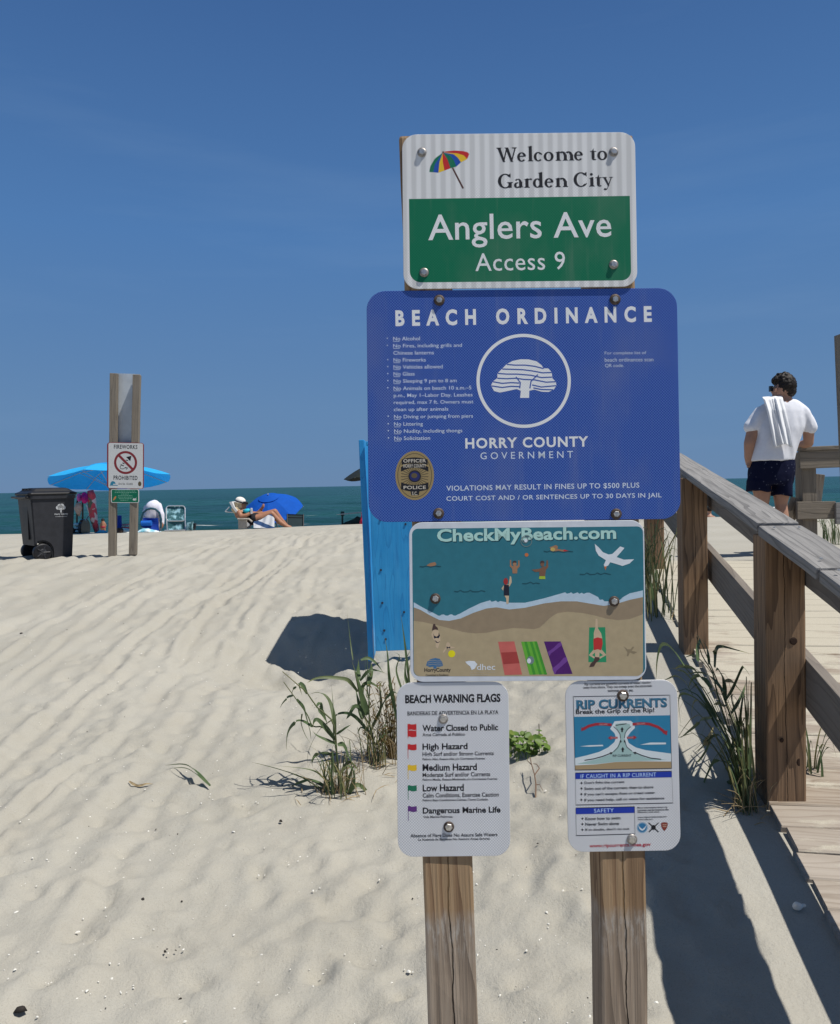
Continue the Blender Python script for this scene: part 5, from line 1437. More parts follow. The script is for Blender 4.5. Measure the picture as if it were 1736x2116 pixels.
STEEL = M_plain('chair_tube', (.62, .63, .64), .3, .7)
def lz(x, y): return ground(x, y)
def build_left_gear():
    Y = 16.2
    q = lambda x, y, d=0.0: P(*zA(x, y), Y + d)
    # patterned low chair
    def frame(pts, r_=.012): m = MB(); m.tube(pts, r_, 8); return m
    def rrpath(x0, y0, x1, y1, r_, d0=0, d1=0, n=5):
        out = []
        for cx, cy, a0 in ((x0 + r_, y0 + r_, 180), (x1 - r_, y0 + r_, 270), (x1 - r_, y1 - r_, 0), (x0 + r_, y1 - r_, 90)):
            for k in range(n + 1):
                a = R(a0 + 90 * k / n); xx, yy = cx + r_ * math.cos(a), cy + r_ * math.sin(a)
                out.append(q(xx, yy, d0 + (d1 - d0) * (y1 - yy) / (y1 - y0)))
        return out + [out[0]]
    def sheet(pts4, th=.012, n=6, bulge=.03):
        m = MB(); rings = []
        for i in range(n + 1):
            f = i / n; L_ = pts4[0].lerp(pts4[3], f); R_ = pts4[1].lerp(pts4[2], f); row = []
            for k in range(n + 1):
                p = L_.lerp(R_, k / n) + Vector((0, bulge * math.sin(math.pi * k / n) * math.sin(math.pi * f), 0)); row.append(p)
            rings.append(row + [p + Vector((0, th, 0)) for p in row[::-1]])
        m.loft(rings); return m
    t = NT('teal_print'); vo = t.noise(t.coords((1, 1, 1)), 7.0, 4, .6)
    t.col(t.mix(t.rng(vo, .48, .60), (.015, .085, .10), (.30, .52, .58))); t.set('Roughness', .8); TP = t.m
    c1 = thing('beach_chair', 'low beach chair with a silver tube frame and teal patterned fabric, seen from behind', 'beach chair', q(1440, 690))
    frame(rrpath(1312, 368, 1556, 566, 40, .1, .25)).build('back_frame', STEEL, c1)
    sheet([q(1320, 376, .27), q(1548, 376, .27), q(1548, 560, .1), q(1320, 560, .1)]).build('backrest', TP, c1)
    sheet([q(1335, 575, .1), q(1560, 570, .1), q(1560, 690, .05), q(1340, 690, .05)]).build('seat_back', TP, c1)
    for x in (1318, 1556): frame([q(x, 540, .1), q(x + 6, 690, .02)]).build('leg', STEEL, c1); 
    frame([q(1290, 690, .02), q(1560, 684, .02)], .014).build('foot_bar', STEEL, c1)
    t = tag(sheet([q(1578, 590), q(1640, 575), q(1640, 690), q(1572, 690)], .16, 6, -.02).build('beach_bag', TP), 'small teal patterned bag beside the silver framed beach chair', 'bag')
    tag(sheet([q(1640, 595, .1), q(1684, 600, .1), q(1670, 680, .1), q(1640, 690, .1)], .12).build('beach_bag', M_plain('black_cloth', (.012, .012, .016), .8)), 'small black bag leaning behind the teal bag', 'bag')
    # blue chair with the person in a white top
    c2 = thing('beach_chair', 'blue folding beach chair carrying a person in a white hooded top', 'beach chair', q(1110, 690))
    m = MB(); m.tube([q(992, 640), q(988, 540), q(1010, 460), (q(1060, 415)), q(1115, 402), q(1170, 412), q(1220, 455), q(1245, 540), q(1240, 660)], .022, 8); m.build('back_frame', M_plain('dark_teal_tube', (.02, .075, .10), .5), c2)
    sheet([q(1010, 525, -.02), q(1205, 530, -.02), q(1215, 690, -.05), q(1000, 650, -.05)]).build('backrest', M_plain('royal_cloth', (.01, .045, .30), .8), c2)
    m = MB(); m.tube([q(990, 595, -.08), q(1120, 592, -.08)], .055, 10); m.build('neck_roll', M_plain('bright_blue_cloth', (.01, .12, .48), .8), c2)
    for x in (1005, 1212): frame([q(x, 650), q(x - 4, 705)]).build('leg', STEEL, c2)
    p = thing('person', 'person in a white hooded top sitting in the blue chair, facing the sea', 'person', q(1130, 690, .3))
    b = MB(); chain(b, [q(1130, 640, .35), q(1130, 500, .25), q(1135, 400, .2)], [.2, .2, .16]); chain(b, [q(1210, 370, .2), q(1252, 480, .1), q(1258, 600, .05)], [.08, .06, .05])
    chain(b, [q(1060, 400, .25), q(1020, 500, .3), q(1010, 600, .35)], [.08, .06, .05]); b.ball(q(1150, 365, .25), .13, .13, .12)
    blob('top', b, M_plain('white_fleece', (.66, .64, .70), .9, 0, .05), p, .025, 3, .012, 5)
    b = MB(); chain(b, [q(1256, 590, .05), q(1254, 625, .04), q(1250, 648, .03)], [.045, .04, .03]); blob('body', b, SKIN_T, p, .015, 2)
    # cart, hats, folded brolly and poles on the left
    c3 = thing('beach_cart', 'black beach cart with big wheels and pale blue bags, behind the bin', 'cart', q(200, 740))
    m = MB(); m.box(q(100, 740, -.1), q(215, 640, .35)); m.build('basket', M_plain('black_cloth', (.012, .012, .016), .8), c3)
    m = MB(); w0 = q(258, 655); m.tube([w0 + Vector((-.03, -.1, 0)), w0 + Vector((-.02, -.1, 0)), w0 + Vector((.02, -.1, 0)), w0 + Vector((.03, -.1, 0))], [.17, .19, .19, .17], 22); m.build('wheel', M_plain('black_plastic', (.01, .01, .011), .3), c3)
    m = MB(); w0 = q(258, 655, .4); m.tube([w0 + Vector((-.03, 0, 0)), w0 + Vector((.03, 0, 0))], [.19, .19], 22); m.build('wheel', M_plain('black_plastic', (.01, .01, .011), .3), c3)
    m = MB(); m.tube([q(150, 640), q(152, 330), q(180, 215), q(222, 200), q(225, 400), q(222, 690)], .02, 8); m.build('handle', M_plain('black_plastic', (.01, .01, .011), .3), c3)
    for y0, y1, x0, x1 in ((590, 632, 104, 206), (638, 672, 120, 200), (680, 716, 135, 205)):
        m = MB(); m.ball((q((x0 + x1) / 2, (y0 + y1) / 2, -.16)), (q(x1, y0) - q(x0, y0)).length / 2, .10, (q(x0, y0) - q(x0, y1)).length / 2)
        tag(m.build('cooler_bag', M_plain('pale_blue_bag', (.30, .48, .55), .7, 0, .2), None, None, True), 'pale blue bag packed in the black beach cart, ' + {590: 'topmost', 638: 'middle one', 680: 'lowest'}[y0] + ' of the stack', 'bag', 'pale blue bags in the cart')
    for (x, y, rx, rz_, c_, l_) in ((180, 262, 30, 55, (.72, .14, .34), 'pale pink sun hat hanging on the cart handle beside the bin'), (250, 265, 46, 76, (.55, .01, .18), 'crimson and purple sun hat hanging on the cart right of the pale pink hat')):
        k_ = 1 / 3.694 / 1.7028 * Y / FPX
        t = NT('hat_cloth'); t.col(t.mix(t.rng(t.noise(t.coords(), 9, 3), .45, .55), c_, (c_[0] * .55, c_[1] * .4, c_[2] * .9))); t.set('Roughness', .8)
        m = MB(); m.ball(q(x, y, -.12), rx * k_, .05, rz_ * k_); m.ball(q(x, y, -.16), rx * k_ * .55, .07, rz_ * k_ * .55)
        tag(m.build('sun_hat', t.m, None, None, True), l_, 'hat')
    m = MB(); m.tube([q(172, 330, -.1), q(165, 400, -.12), q(172, 460, -.12), q(182, 505, -.1)], [.05, .09, .05, .012], 8, True, .4); tag(m.build('beach_towel', M_plain('beige_cloth', (.45, .33, .26), .9), None, None, True), 'beige cloth hanging down from the cart handle', 'towel')
    t = NT('floral_cloth'); vo = t.n('ShaderNodeTexVoronoi', Scale=11.0); t.l(t.coords(), vo.inputs['Vector']); sp = t.n('ShaderNodeSeparateColor'); t.l(vo.outputs['Color'], sp.inputs[0])
    t.col(t.mix(t.rng(sp.outputs[0], .4, .55), (.52, .06, .08), t.mix(t.rng(sp.outputs[1], .4, .6), (.09, .12, .08), (.62, .48, .44)))); t.set('Roughness', .8)
    m = MB(); m.tube([q(325, 168, -.05), q(338, 230, -.05), q(352, 400, -.04), q(375, 560, -.03), q(408, 700, 0)], [.06, .085, .085, .075, .05], 10); tag(m.build('folded_umbrella', t.m, None, None, True), 'closed umbrella in red floral cloth standing beside the white pole', 'umbrella')
    st = thing('folding_stand', 'thin white folding stand leaning between the cart and the floral umbrella', 'stand', q(400, 740))
    frame([q(275, 350), q(318, 470), q(396, 738)], .018).build('pole', STEEL, st); frame([q(318, 470), q(272, 545, .1), q(262, 570, .1)], .013).build('strut', STEEL, st)
    # umbrella pole base behind the fireworks sign, cooler, towels
    po = thing('umbrella_anchor', 'royal blue sand anchor bag round the umbrella pole between the fireworks posts', 'umbrella anchor', q(685, 720, 1))
    m = MB(); m.tube([q(683, 495, .4), q(680, 700, .4)], [.075, .09], 12); m.build('sleeve', M_plain('royal_cloth', (.01, .045, .30), .8), po)
    co = thing('cooler', 'red and white striped cooler seen between the fireworks posts', 'cooler', q(765, 665, .5))
    m = MB(); m.box(q(690, 700, .4), q(845, 640, .75)); m.build('body', M_plain('cooler_red', (.60, .07, .09), .6), co)
    m = MB(); m.box(q(684, 640, .38), q(850, 622, .78)); m.build('lid', M_plain('cooler_white', (.72, .60, .60), .6), co)
    m = MB(); m.box(q(690, 622, .40), q(845, 602, .75)); m.build('lid_pad', M_plain('cooler_red', (.60, .07, .09), .6), co)
    def heap(name, x0, x1, y, h, mat, label, d=0):
        b = MB(); k_ = Y / FPX / 6.29
        for i in range(7):
            f = i / 6; b.ball(q(x0 + (x1 - x0) * f, y - h * .25 * math.sin(math.pi * f), d), (x1 - x0) * k_ * .16, .16, h * k_ * (.35 + .65 * math.sin(math.pi * (f * .8 + .1))))
        tag(blob(name, b, mat, None, .025, 2, .03, 6), label, 'towel')
    heap('beach_towel', 690, 845, 715, 42, M_plain('cream_terry', (.66, .64, .54), .9), 'cream towel lying in a heap before the red cooler', .1)
    t = NT('tie_dye'); t.col(t.mix(t.rng(t.noise(t.coords(), 6, 3), .45, .6), (.22, .52, .60), (.72, .76, .76))); t.set('Roughness', .9)
    heap('beach_towel', 950, 1190, 712, 38, t.m, 'pale turquoise and white towel crumpled in front of the blue chair', -.15)
    b = MB(); b.ball(q(700, 692, -.1), .09, .08, .07); b.ball(q(710, 700, -.14), .05, .05, .05); tag(blob('beach_bag', b, M_plain('dark_brown_cloth', (.05, .03, .025), .8), None, .02, 2, .01, 12), 'small dark bundle lying beside the left fireworks post', 'bag')
    m = MB(); m.ball(q(470, 715), .13, .06, .05); tag(m.build('beach_towel', M_plain('aqua_cloth', (.10, .42, .56), .9), None, None, True), 'small bright blue towel lying right of the floral umbrella', 'towel')
    # small child by the water, far off
    Yc = 47.0; g0 = P(*zA(492, 700), Yc); zc = ground(g0.x, Yc)
    p = thing('person', 'small tanned child standing far off at the water edge', 'person', (g0.x, Yc, zc))
    b = MB(); x = g0.x; 
    hd = P(*zA(490, 563), Yc).z
    H = hd + .1 - zc; o = lambda dx, f: Vector((x + dx, Yc, zc + H * f))
    b.ball(o(0, .93), .10, .10, .12); chain(b, [o(0, .80), o(.02, .62), o(.02, .48)], [.10, .11, .12]); chain(b, [o(-.07, .48), o(-.09, .25), o(-.09, .03)], [.075, .055, .04]); chain(b, [o(.08, .48), o(.1, .25), o(.1, .03)], [.075, .055, .04])
    chain(b, [o(.11, .78), o(.19, .62), o(.15, .50)], [.04, .035, .03]); chain(b, [o(-.11, .78), o(-.17, .62), o(-.18, .45)], [.04, .035, .03])
    blob('body', b, SKIN_T, p, .03, 2); m = MB(); m.ball(o(.02, .53), .14, .13, .12); m.build('swimsuit', M_plain('red_suit', (.35, .03, .05), .7), p, None, True)
    m = MB(); m.ball(o(0, .95), .105, .105, .10); m.build('hair', HAIRM, p, None, True)
build_left_gear()

def build_sunbather():
    Y = 16.4
    q = lambda x, y, d=0.0: P(*zB(x, y), Y + d)
    # lounger
    c = thing('lounge_chair', 'low reclining beach chair with beige sides under the sunbathing woman', 'beach chair', q(330, 600))
    m = MB(); m.box(q(196, 604, -.12), q(345, 490, .30)); m.build('side_box', M_plain('beige_plastic', (.40, .36, .31), .6), c)
    m = MB(); m.tube([q(188, 487, -.15), q(320, 488, -.15), q(358, 520, -.15)], .02, 8); m.tube([q(188, 487, .32), q(320, 488, .32), q(358, 520, .32)], .02, 8); m.build('armrest', M_plain('beige_plastic', (.40, .36, .31), .6), c)
    m = MB(); m.tube([q(40, 400, .1), q(90, 345, .1)], .012, 8); m.tube([q(40, 400, .1), q(150, 412, .1), q(200, 480, .1)], .012, 8); m.build('back_frame', STEEL, c)
    a = [q(88, 290, -.1), q(118, 283, -.1), q(150, 350, -.1), q(330, 560, -.1), q(300, 580, -.1), q(120, 350, -.1)]
    m = MB(); n = len(a); d = Vector((0, .44, 0)); m.add(a + [p + d for p in a], [tuple(range(n)), tuple(range(2 * n - 1, n - 1, -1))] + [(i, i + n, (i + 1) % n + n, (i + 1) % n) for i in range(n)])
    m.build('backrest', M_plain('pale_mesh', (.62, .62, .62), .8), c)
    # woman: one continuous body
    p = thing('person', 'tanned blonde woman in a white hat and dark bikini reclining in a low chair', 'person', q(420, 590))
    b = MB(); D = .08
    b.ball(q(245, 330, D), .085, .085, .115); b.ball(q(272, 345, D), .03, .03, .035); chain(b, [q(235, 350, D), q(222, 400, D)], [.055, .06])
    chain(b, [q(222, 425, D), q(285, 450, D), q(345, 470, D), q(385, 490, D)], [.13, .13, .125, .14])
    chain(b, [q(385, 490, D - .08), q(480, 475, D - .09), q(590, 425, D - .10)], [.105, .09, .062]); chain(b, [q(590, 425, D - .1), q(680, 520, D - .1), q(770, 580, D - .1), q(800, 586, D - .1)], [.062, .06, .036, .03])
    chain(b, [q(400, 480, D + .12), q(500, 450, D + .12), q(625, 400, D + .12)], [.105, .09, .062]); chain(b, [q(625, 400, D + .12), q(680, 480, D + .12), q(770, 572, D + .12), q(812, 582, D + .12)], [.062, .06, .036, .03])
    chain(b, [q(205, 415, D - .16), q(225, 460, D - .2), q(290, 445, D - .2), q(345, 412, D - .16)], [.062, .052, .044, .032])
    chain(b, [q(345, 412, D - .16), q(358, 395, D - .16)], [.034, .03])
    chain(b, [q(300, 420, D + .18), q(420, 425, D + .2), q(455, 390, D + .18), q(488, 340, D + .15)], [.055, .045, .042, .03])
    chain(b, [q(488, 340, D + .15), q(492, 318, D + .15)], [.036, .028])
    blob('body', b, SKIN_T, p, .018, 4)
    m = MB(); m.ball(q(292, 440, D), .12, .165, .125); m.ball(q(392, 487, D), .155, .20, .135)
    blob('bikini', m, M_plain('black_cloth', (.012, .012, .016), .8), p, .018, 2)
    m = MB(); m.ball(q(215, 330, D), .09, .10, .11); chain(m, [q(180, 330, D), q(160, 370, D), q(165, 410, D)], [.08, .085, .05]); m.ball(q(190, 380, D - .05), .07, .08, .10)
    blob('hair', m, M_plain('blonde_hair', (.60, .47, .28), .6, 0, .25, 30), p, .018, 2, .012, 18)
    h = thing('sun_hat', 'white sun hat with a black band on the reclining woman', 'hat', q(225, 275, D))
    m = MB(); Mh = Matrix.Rotation(R(18), 3, 'Y'); m.ball(q(222, 275, D), .115, .11, .085, M=Mh); m.build('crown', M_plain('white_straw', (.74, .70, .64), .8), h, None, True)
    m = MB(); m.ball(q(232, 290, D), .15, .14, .022, M=Mh); m.ball(q(275, 290, D), .07, .09, .02, M=Mh); m.build('brim', M_plain('black_cloth', (.012, .012, .016), .8), h, None, True)
    m = MB(); m.tube([q(258, 392, D - .12), q(300, 396, D - .16), q(330, 378, D - .16)], [.03, .055, .03], 8); tag(m.build('swim_top', M_plain('turquoise_cloth', (.03, .50, .62), .7), None, None, True), 'turquoise cloth on the chest of the reclining woman', 'cloth')
    m = MB(); m.tube([q(348, 425, D - .18), q(349, 372, D - .18)], .030, 10); m.tube([q(349, 372, D - .18), q(349, 358, D - .18)], [.03, .02], 10); tag(m.build('drink_can', M_plain('can_metal', (.66, .68, .70), .3, .5)), 'small silver drink can in the hand of the reclining woman', 'can')
    # towel over her legs and the chair front
    t = NT('striped_towel'); sx = t.n('ShaderNodeSeparateXYZ'); t.l(t.coords(), sx.inputs[0]); w = t.math('FRACT', t.math('ADD', t.math('MULTIPLY', sx.outputs[2], 3.4), t.math('MULTIPLY', sx.outputs[0], 1.4)))
    t.col(t.mix(t.rng(w, .68, .72), (.72, .73, .76), (.035, .09, .22))); t.set('Roughness', .9)
    V = []; F = []; nx = 22; nz_ = 14
    for sd_ in (0, 1):
        for j in range(nz_ + 1):
            for i in range(nx + 1):
                u, v = i / nx, j / nz_
                top = np.interp(u, [0, .35, .7, .85, 1], [520, 495, 440, 430, 480]); bot = np.interp(u, [0, 1], [592, 600])
                V.append(q(375 + 245 * u, top + (bot - top) * v, -.13 - .06 * v + .02 * math.sin(u * 17 + v * 3) + .012 * sd_))
    N1 = (nx + 1) * (nz_ + 1); W_ = nx + 1
    for j in range(nz_):
        for i in range(nx):
            a = j * W_ + i; F += [(a, a + W_, a + W_ + 1, a + 1), (N1 + a, N1 + a + 1, N1 + a + W_ + 1, N1 + a + W_)]
    tag(mesh('beach_towel', V, F, t.m, smooth=True), 'white towel with blue stripes draped beside the legs of the reclining woman', 'towel')
    # black chair beyond her feet
    c = thing('beach_chair', 'black low beach chair seen from behind, right of the sunbathing woman', 'beach chair', q(865, 575, .6))
    m = MB()
    for x in (770, 960): m.tube([q(x, 432, .8), q(x, 575, .6)], .014, 8)
    m.tube([q(766, 436, .8), q(964, 444, .8)], .016, 8); m.tube([q(768, 470, .75), q(962, 476, .75)], .010, 8); m.build('frame', M_plain('black_plastic', (.01, .01, .011), .3), c)
    a = [q(775, 440, .79), q(956, 446, .79), q(956, 572, .62), q(775, 570, .62)]; m = MB(); m.add(a + [p_ + Vector((0, .012, 0)) for p_ in a], [(0, 1, 2, 3), (7, 6, 5, 4), (0, 4, 5, 1), (1, 5, 6, 2), (2, 6, 7, 3), (3, 7, 4, 0)])
    m.build('backrest', M_plain('black_mesh_cloth', (.014, .03, .036), .8), c)
    # fishing rod on its holder, dark gear, red cloth
    r_ = thing('fishing_rod', 'fishing rod lying across a dark sand spike holder, left of the blue stand', 'fishing rod', q(1415, 555, 1))
    m = MB(); m.tube([q(1418, 558, 1), q(1418, 440, 1)], .022, 8); m.tube([q(1400, 425, 1), q(1440, 425, 1)], .05, 8); m.build('holder', M_plain('dark_green_plastic', (.02, .05, .045), .5), r_)
    m = MB(); m.tube([q(1350, 436, 1), q(1420, 430, .95), q(1660, 408, .9)], [.006, .014, .018], 6); m.build('rod', M_plain('rod_grey', (.42, .45, .46), .4), r_)
    b = MB(); chain(b, [q(1440, 552, .8), q(1530, 535, .8), q(1600, 515, .8)], [.04, .07, .11]); b.box(q(1570, 545, .7), q(1640, 490, .9))
    tag(blob('beach_bag', b, M_plain('dark_green_cloth', (.018, .04, .035), .8), None, .02, 2, .015, 9), 'dark green bag and gear heaped below the fishing rod', 'bag')
    b = MB(); chain(b, [q(1680, 395, .2), q(1678, 470, .2), q(1672, 540, .2)], [.06, .085, .10]); tag(blob('beach_towel', b, M_plain('red_cloth', (.58, .02, .06), .8), None, .02, 2, .012, 9), 'red cloth hanging against the left edge of the blue stand', 'towel')
    # someone sitting far off, seen under the handrail
    Yp = 27.0; g0 = P(1466, 1062, Yp); zg = ground(g0.x, Yp)
    p = thing('person', 'tiny figure with dark hair sitting far off on the sand, seen under the handrail', 'person', (g0.x, Yp, zg))
    b = MB(); hz = P(1465, 1054, Yp).z; o = lambda dx, dz, dy=0: Vector((g0.x + dx, Yp + dy, hz + dz))
    b.ball(o(0, 0), .09, .09, .115); chain(b, [o(0, -.12), o(0, -.28), o(0, -.60)], [.06, .15, .16]); chain(b, [o(-.16, -.26), o(-.24, -.48), o(-.10, -.58, .2)], [.055, .045, .035]); chain(b, [o(.16, -.26), o(.24, -.48), o(.1, -.58, .2)], [.055, .045, .035])
    chain(b, [o(-.1, -.62), o(-.12, -.52, .4), o(-.1, -.66, .75)], [.09, .07, .05]); chain(b, [o(.1, -.62), o(.12, -.52, .4), o(.1, -.66, .75)], [.09, .07, .05])
    blob('body', b, SKIN, p, .025, 3); m = MB(); m.ball(o(0, .025, -.01), .098, .098, .10); m.build('hair', HAIRM, p, None, True)
build_sunbather()

# ================================================================== grasses
def leaf_mat(name, a, b, c):
    t = NT(name); v = t.coords((1, 1, 1)); n = t.noise(v, 14, 3); at = t.n('ShaderNodeAttribute', attribute_name='tint')
    k = t.mix(t.rng(n, .3, .7), a, b); k = t.mix(at.outputs['Fac'], k, c); t.col(k); t.set('Roughness', .5); t.set('Specular IOR Level', .3)
    tr = t.n('ShaderNodeBsdfTranslucent'); t.l(k, tr.inputs[0]); mx = t.n('ShaderNodeMixShader', Fac=.28)
    t.l(t.b.outputs[0], mx.inputs[1]); t.l(tr.outputs[0], mx.inputs[2]); t.l(mx.outputs[0], t.out.inputs[0]); return t.m
GRASS = leaf_mat('sea_oats_green', (.062, .102, .044), (.12, .17, .072), (.33, .27, .125))
DRY = M_plain('dry_straw', (.30, .225, .125), .8, 0, .35, 40)
def smooth_path(pts, n):
    pts = [Vector(p) for p in pts]; out = []
    P_ = [pts[0] * 2 - pts[1]] + pts + [pts[-1] * 2 - pts[-2]]
    per = max(2, n // (len(pts) - 1))
    for i in range(1, len(P_) - 2):
        for k in range(per):
            t = k / per; p0, p1, p2, p3 = P_[i - 1:i + 3]
            out.append(.5 * ((2 * p1) + (p2 - p0) * t + (2 * p0 - 5 * p1 + 4 * p2 - p3) * t * t + (3 * p1 - p0 - 3 * p2 + p3) * t ** 3))
    out.append(pts[-1]); return out
class Grass:
    def __init__(s): s.v, s.f, s.t = [], [], []
    def blade(s, pts, w, face=None, tint=0.0, stem=False, n=18):
        """a leaf folded along its midrib, tapering to the tip"""
        q = smooth_path(pts, n); N = len(q); base = len(s.v); tw = random.uniform(-.7, .7)
        for i, p in enumerate(q):
            f = i / (N - 1); t = (q[min(i + 1, N - 1)] - q[max(i - 1, 0)]).normalized()
            view = Vector((math.sin(tw + f * 1.6), -math.cos(tw + f * 1.6) * .8, .55)); a = t.cross(view)
            a = a.normalized() if a.length > 1e-4 else Vector((1, 0, 0)); b = a.cross(t).normalized()
            ww = w * ((.55 + .45 * min(1, f * 5)) * (1 - f ** 2.2) + .04 if not stem else (1 - .6 * f))
            if stem:
                for k in range(5): an = 2 * math.pi * k / 5; s.v.append(p + (a * math.cos(an) + b * math.sin(an)) * ww * .5)
            else: s.v += [p + a * ww * .5 + b * ww * .22, p, p - a * ww * .5 + b * ww * .22]
            s.t += [min(1, max(0, tint + (.25 if f > .85 else 0)))] * (5 if stem else 3)
        m = 5 if stem else 3
        for i in range(N - 1):
            for k in range(m if stem else 2):
                a = base + i * m + k; c = base + i * m + (k + 1) % m; s.f.append((a, c, c + m, a + m))
    def build(s, name, mat, parent=None):
        o = mesh(name, s.v, s.f, mat, parent, None, True)
        at = o.data.attributes.new('tint', 'FLOAT', 'POINT'); at.data.foreach_set('value', s.t); return o
def grass_clump(name, label, z, base, Y, curves, stems, dry=0, spread=.09, lean=0.0, cat='grass', litter=18, extra=None):
    b = PG(*z(*base)) if Y is None else P(*z(*base), Y)
    gz = ground(b.x, b.y); b.z = gz
    root = thing(name, label, cat, b)
    def path(pts, dy):
        out = []
        for i, p in enumerate(pts):
            f = i / max(1, len(pts) - 1); out.append(P(*z(*p), b.y + dy * f + (random.uniform(-.012, .012))))
        return out
    g = Grass(); st = Grass()
    for pts, w, tint in curves: g.blade(path(pts, random.uniform(-.12, .14) + lean), w * 1.0, tint=tint)
    for pts, w in stems: st.blade(path(pts, random.uniform(-.05, .06) + lean), w, stem=True, tint=random.uniform(0, .35))
    if extra:
        n_, h_, tl = extra
        for _ in range(n_):
            a = random.uniform(0, 6.28); r_ = spread * .6 * random.random(); p0 = Vector((b.x + r_ * math.cos(a), b.y + r_ * math.sin(a), 0)); p0.z = ground(p0.x, p0.y) - .01
            H = h_ * random.uniform(.4, 1.1); a = random.uniform(0, 6.28); o = (Vector((math.cos(a), math.sin(a), 0)) * .6 + Vector(tl)) * H * random.uniform(.25, .6)
            p1 = p0 + o * .3 + Vector((0, 0, H * .5)); p2 = p0 + o * .8 + Vector((0, 0, H * .85)); p3 = p0 + o * 1.4 + Vector((0, 0, H * random.uniform(.4, .95)))
            g.blade([p0, p1, p2, p3], random.uniform(.004, .010), tint=random.choice([0, 0, .1, .3, .6]), n=12)
    g.build('leaves', GRASS, root); st.build('stems', GRASS, root)
    if dry:
        d = Grass()
        for _ in range(dry):
            a = random.uniform(0, 6.28); r_ = random.uniform(.0, spread); x, y = b.x + r_ * math.cos(a), b.y + r_ * math.sin(a) * .7
            h = random.uniform(.04, .17); dx, dy = random.uniform(-.10, .10), random.uniform(-.08, .08)
            d.blade([(x, y, ground(x, y) - .01), (x + dx * .4, y + dy * .4, ground(x, y) + h * .7), (x + dx, y + dy, ground(x, y) + h)], random.uniform(.0025, .005), stem=True, tint=random.uniform(.5, 1), n=6)
        for _ in range(litter):
            a = random.uniform(0, 6.28); r_ = random.uniform(0, spread * 1.8); x, y = b.x + r_ * math.cos(a), b.y + r_ * math.sin(a)
            l = random.uniform(.04, .13); a2 = random.uniform(0, 6.28); x2, y2 = x + l * math.cos(a2), y + l * math.sin(a2)
            d.blade([(x, y, ground(x, y) + .006), ((x + x2) / 2, (y + y2) / 2, ground((x + x2) / 2, (y + y2) / 2) + .014), (x2, y2, ground(x2, y2) + .005)], .004, tint=random.uniform(.6, 1), n=6)
        d.build('dry_stalks', DRY, root)
    return root
zG = zoom(800, 2150, 1736 / 660)
wl = .0145
grass_clump('beach_grass', 'leaning clump of green beach grass with dry litter, left of the warning flags sign', zG, (1050, 1725), None,
    [(c, w * wl, t) for c, w, t in [
    ([(640, 820), (700, 900), (730, 1000), (760, 1100), (772, 1185)], 1.5, 0), ([(610, 785), (560, 800), (510, 850), (485, 900)], .9, 0), ([(790, 1075), (680, 1020), (600, 1050), (552, 1140), (545, 1285)], 1.5, 0),
    ([(1000, 1125), (985, 980), (950, 850), (900, 780), (830, 755), (760, 770)], 1.3, .1), ([(1000, 1190), (900, 1070), (835, 1010), (800, 1020), (790, 1080)], 1.6, 0), ([(1010, 1140), (1080, 1090), (1150, 1050)], .8, 0),
    ([(1000, 1335), (880, 1320), (805, 1340), (780, 1400), (792, 1445)], 1.3, .1), ([(1010, 1235), (900, 1190), (820, 1150), (783, 1100)], 1.2, 0), ([(1020, 1240), (1070, 1240), (1110, 1330), (1160, 1420), (1240, 1485)], 1.6, 0),
    ([(1000, 1700), (850, 1600), (700, 1550), (550, 1490), (380, 1440), (228, 1400)], 1.5, 0), ([(940, 1750), (830, 1660), (720, 1640), (600, 1600)], 1.9, 0), ([(1110, 1720), (1190, 1615), (1260, 1640), (1340, 1750), (1450, 1782)], 1.4, .1),
    ([(1080, 1750), (1130, 1840), (1180, 1890), (1255, 1910)], 1.3, .1), ([(985, 1200), (978, 900), (960, 655)], .55, 0), ([(1130, 1700), (1165, 1560), (1150, 1460), (1095, 1425)], 1.5, 0),
    ([(850, 900), (885, 960), (930, 1060)], 1.6, 0), ([(740, 765), (700, 690), (660, 675), (690, 780)], 1.3, 0), ([(830, 890), (860, 860), (880, 960), (900, 1010)], 1.3, 0), ([(690, 950), (680, 1040), (720, 1150), (780, 1240)], .8, .1), ([(640, 700), (600, 740), (580, 850)], .8, 0),
    ([(1110, 1700), (1100, 1450), (1110, 1170)], .9, 0), ([(1050, 1500), (1130, 1400), (1230, 1500)], 1.2, .3), ([(1010, 1500), (950, 1400), (930, 1470)], 1.1, .2), ([(980, 1000), (850, 1100), (750, 1300), (745, 1450)], .5, .4), ([(760, 1560), (640, 1600), (530, 1660)], .9, 0), ([(1000, 1650), (880, 1540), (760, 1470), (400, 1425)], .9, .1),
    ([(1060, 1730), (1200, 1690), (1330, 1770), (1420, 1840)], .8, .1), ([(1090, 1700), (1140, 1480), (1180, 1440), (1150, 1600)], 1.2, .1)]],
    [([(1045, 1725), (1010, 1300), (1000, 1130), (960, 1000), (830, 890), (740, 760), (660, 690), (510, 560)], .010), ([(1045, 1725), (1000, 1230), (890, 1080), (790, 1065), (740, 960), (640, 820), (520, 655)], .009), ([(1100, 1720), (1110, 1500), (1090, 1330)], .010), ([(1060, 1725), (1030, 1500), (1010, 1250)], .012), ([(1000, 1730), (700, 1545), (560, 1490)], .008)], 46, .13, 0.02, extra=(20, .26, (-.3, 0, 0)))
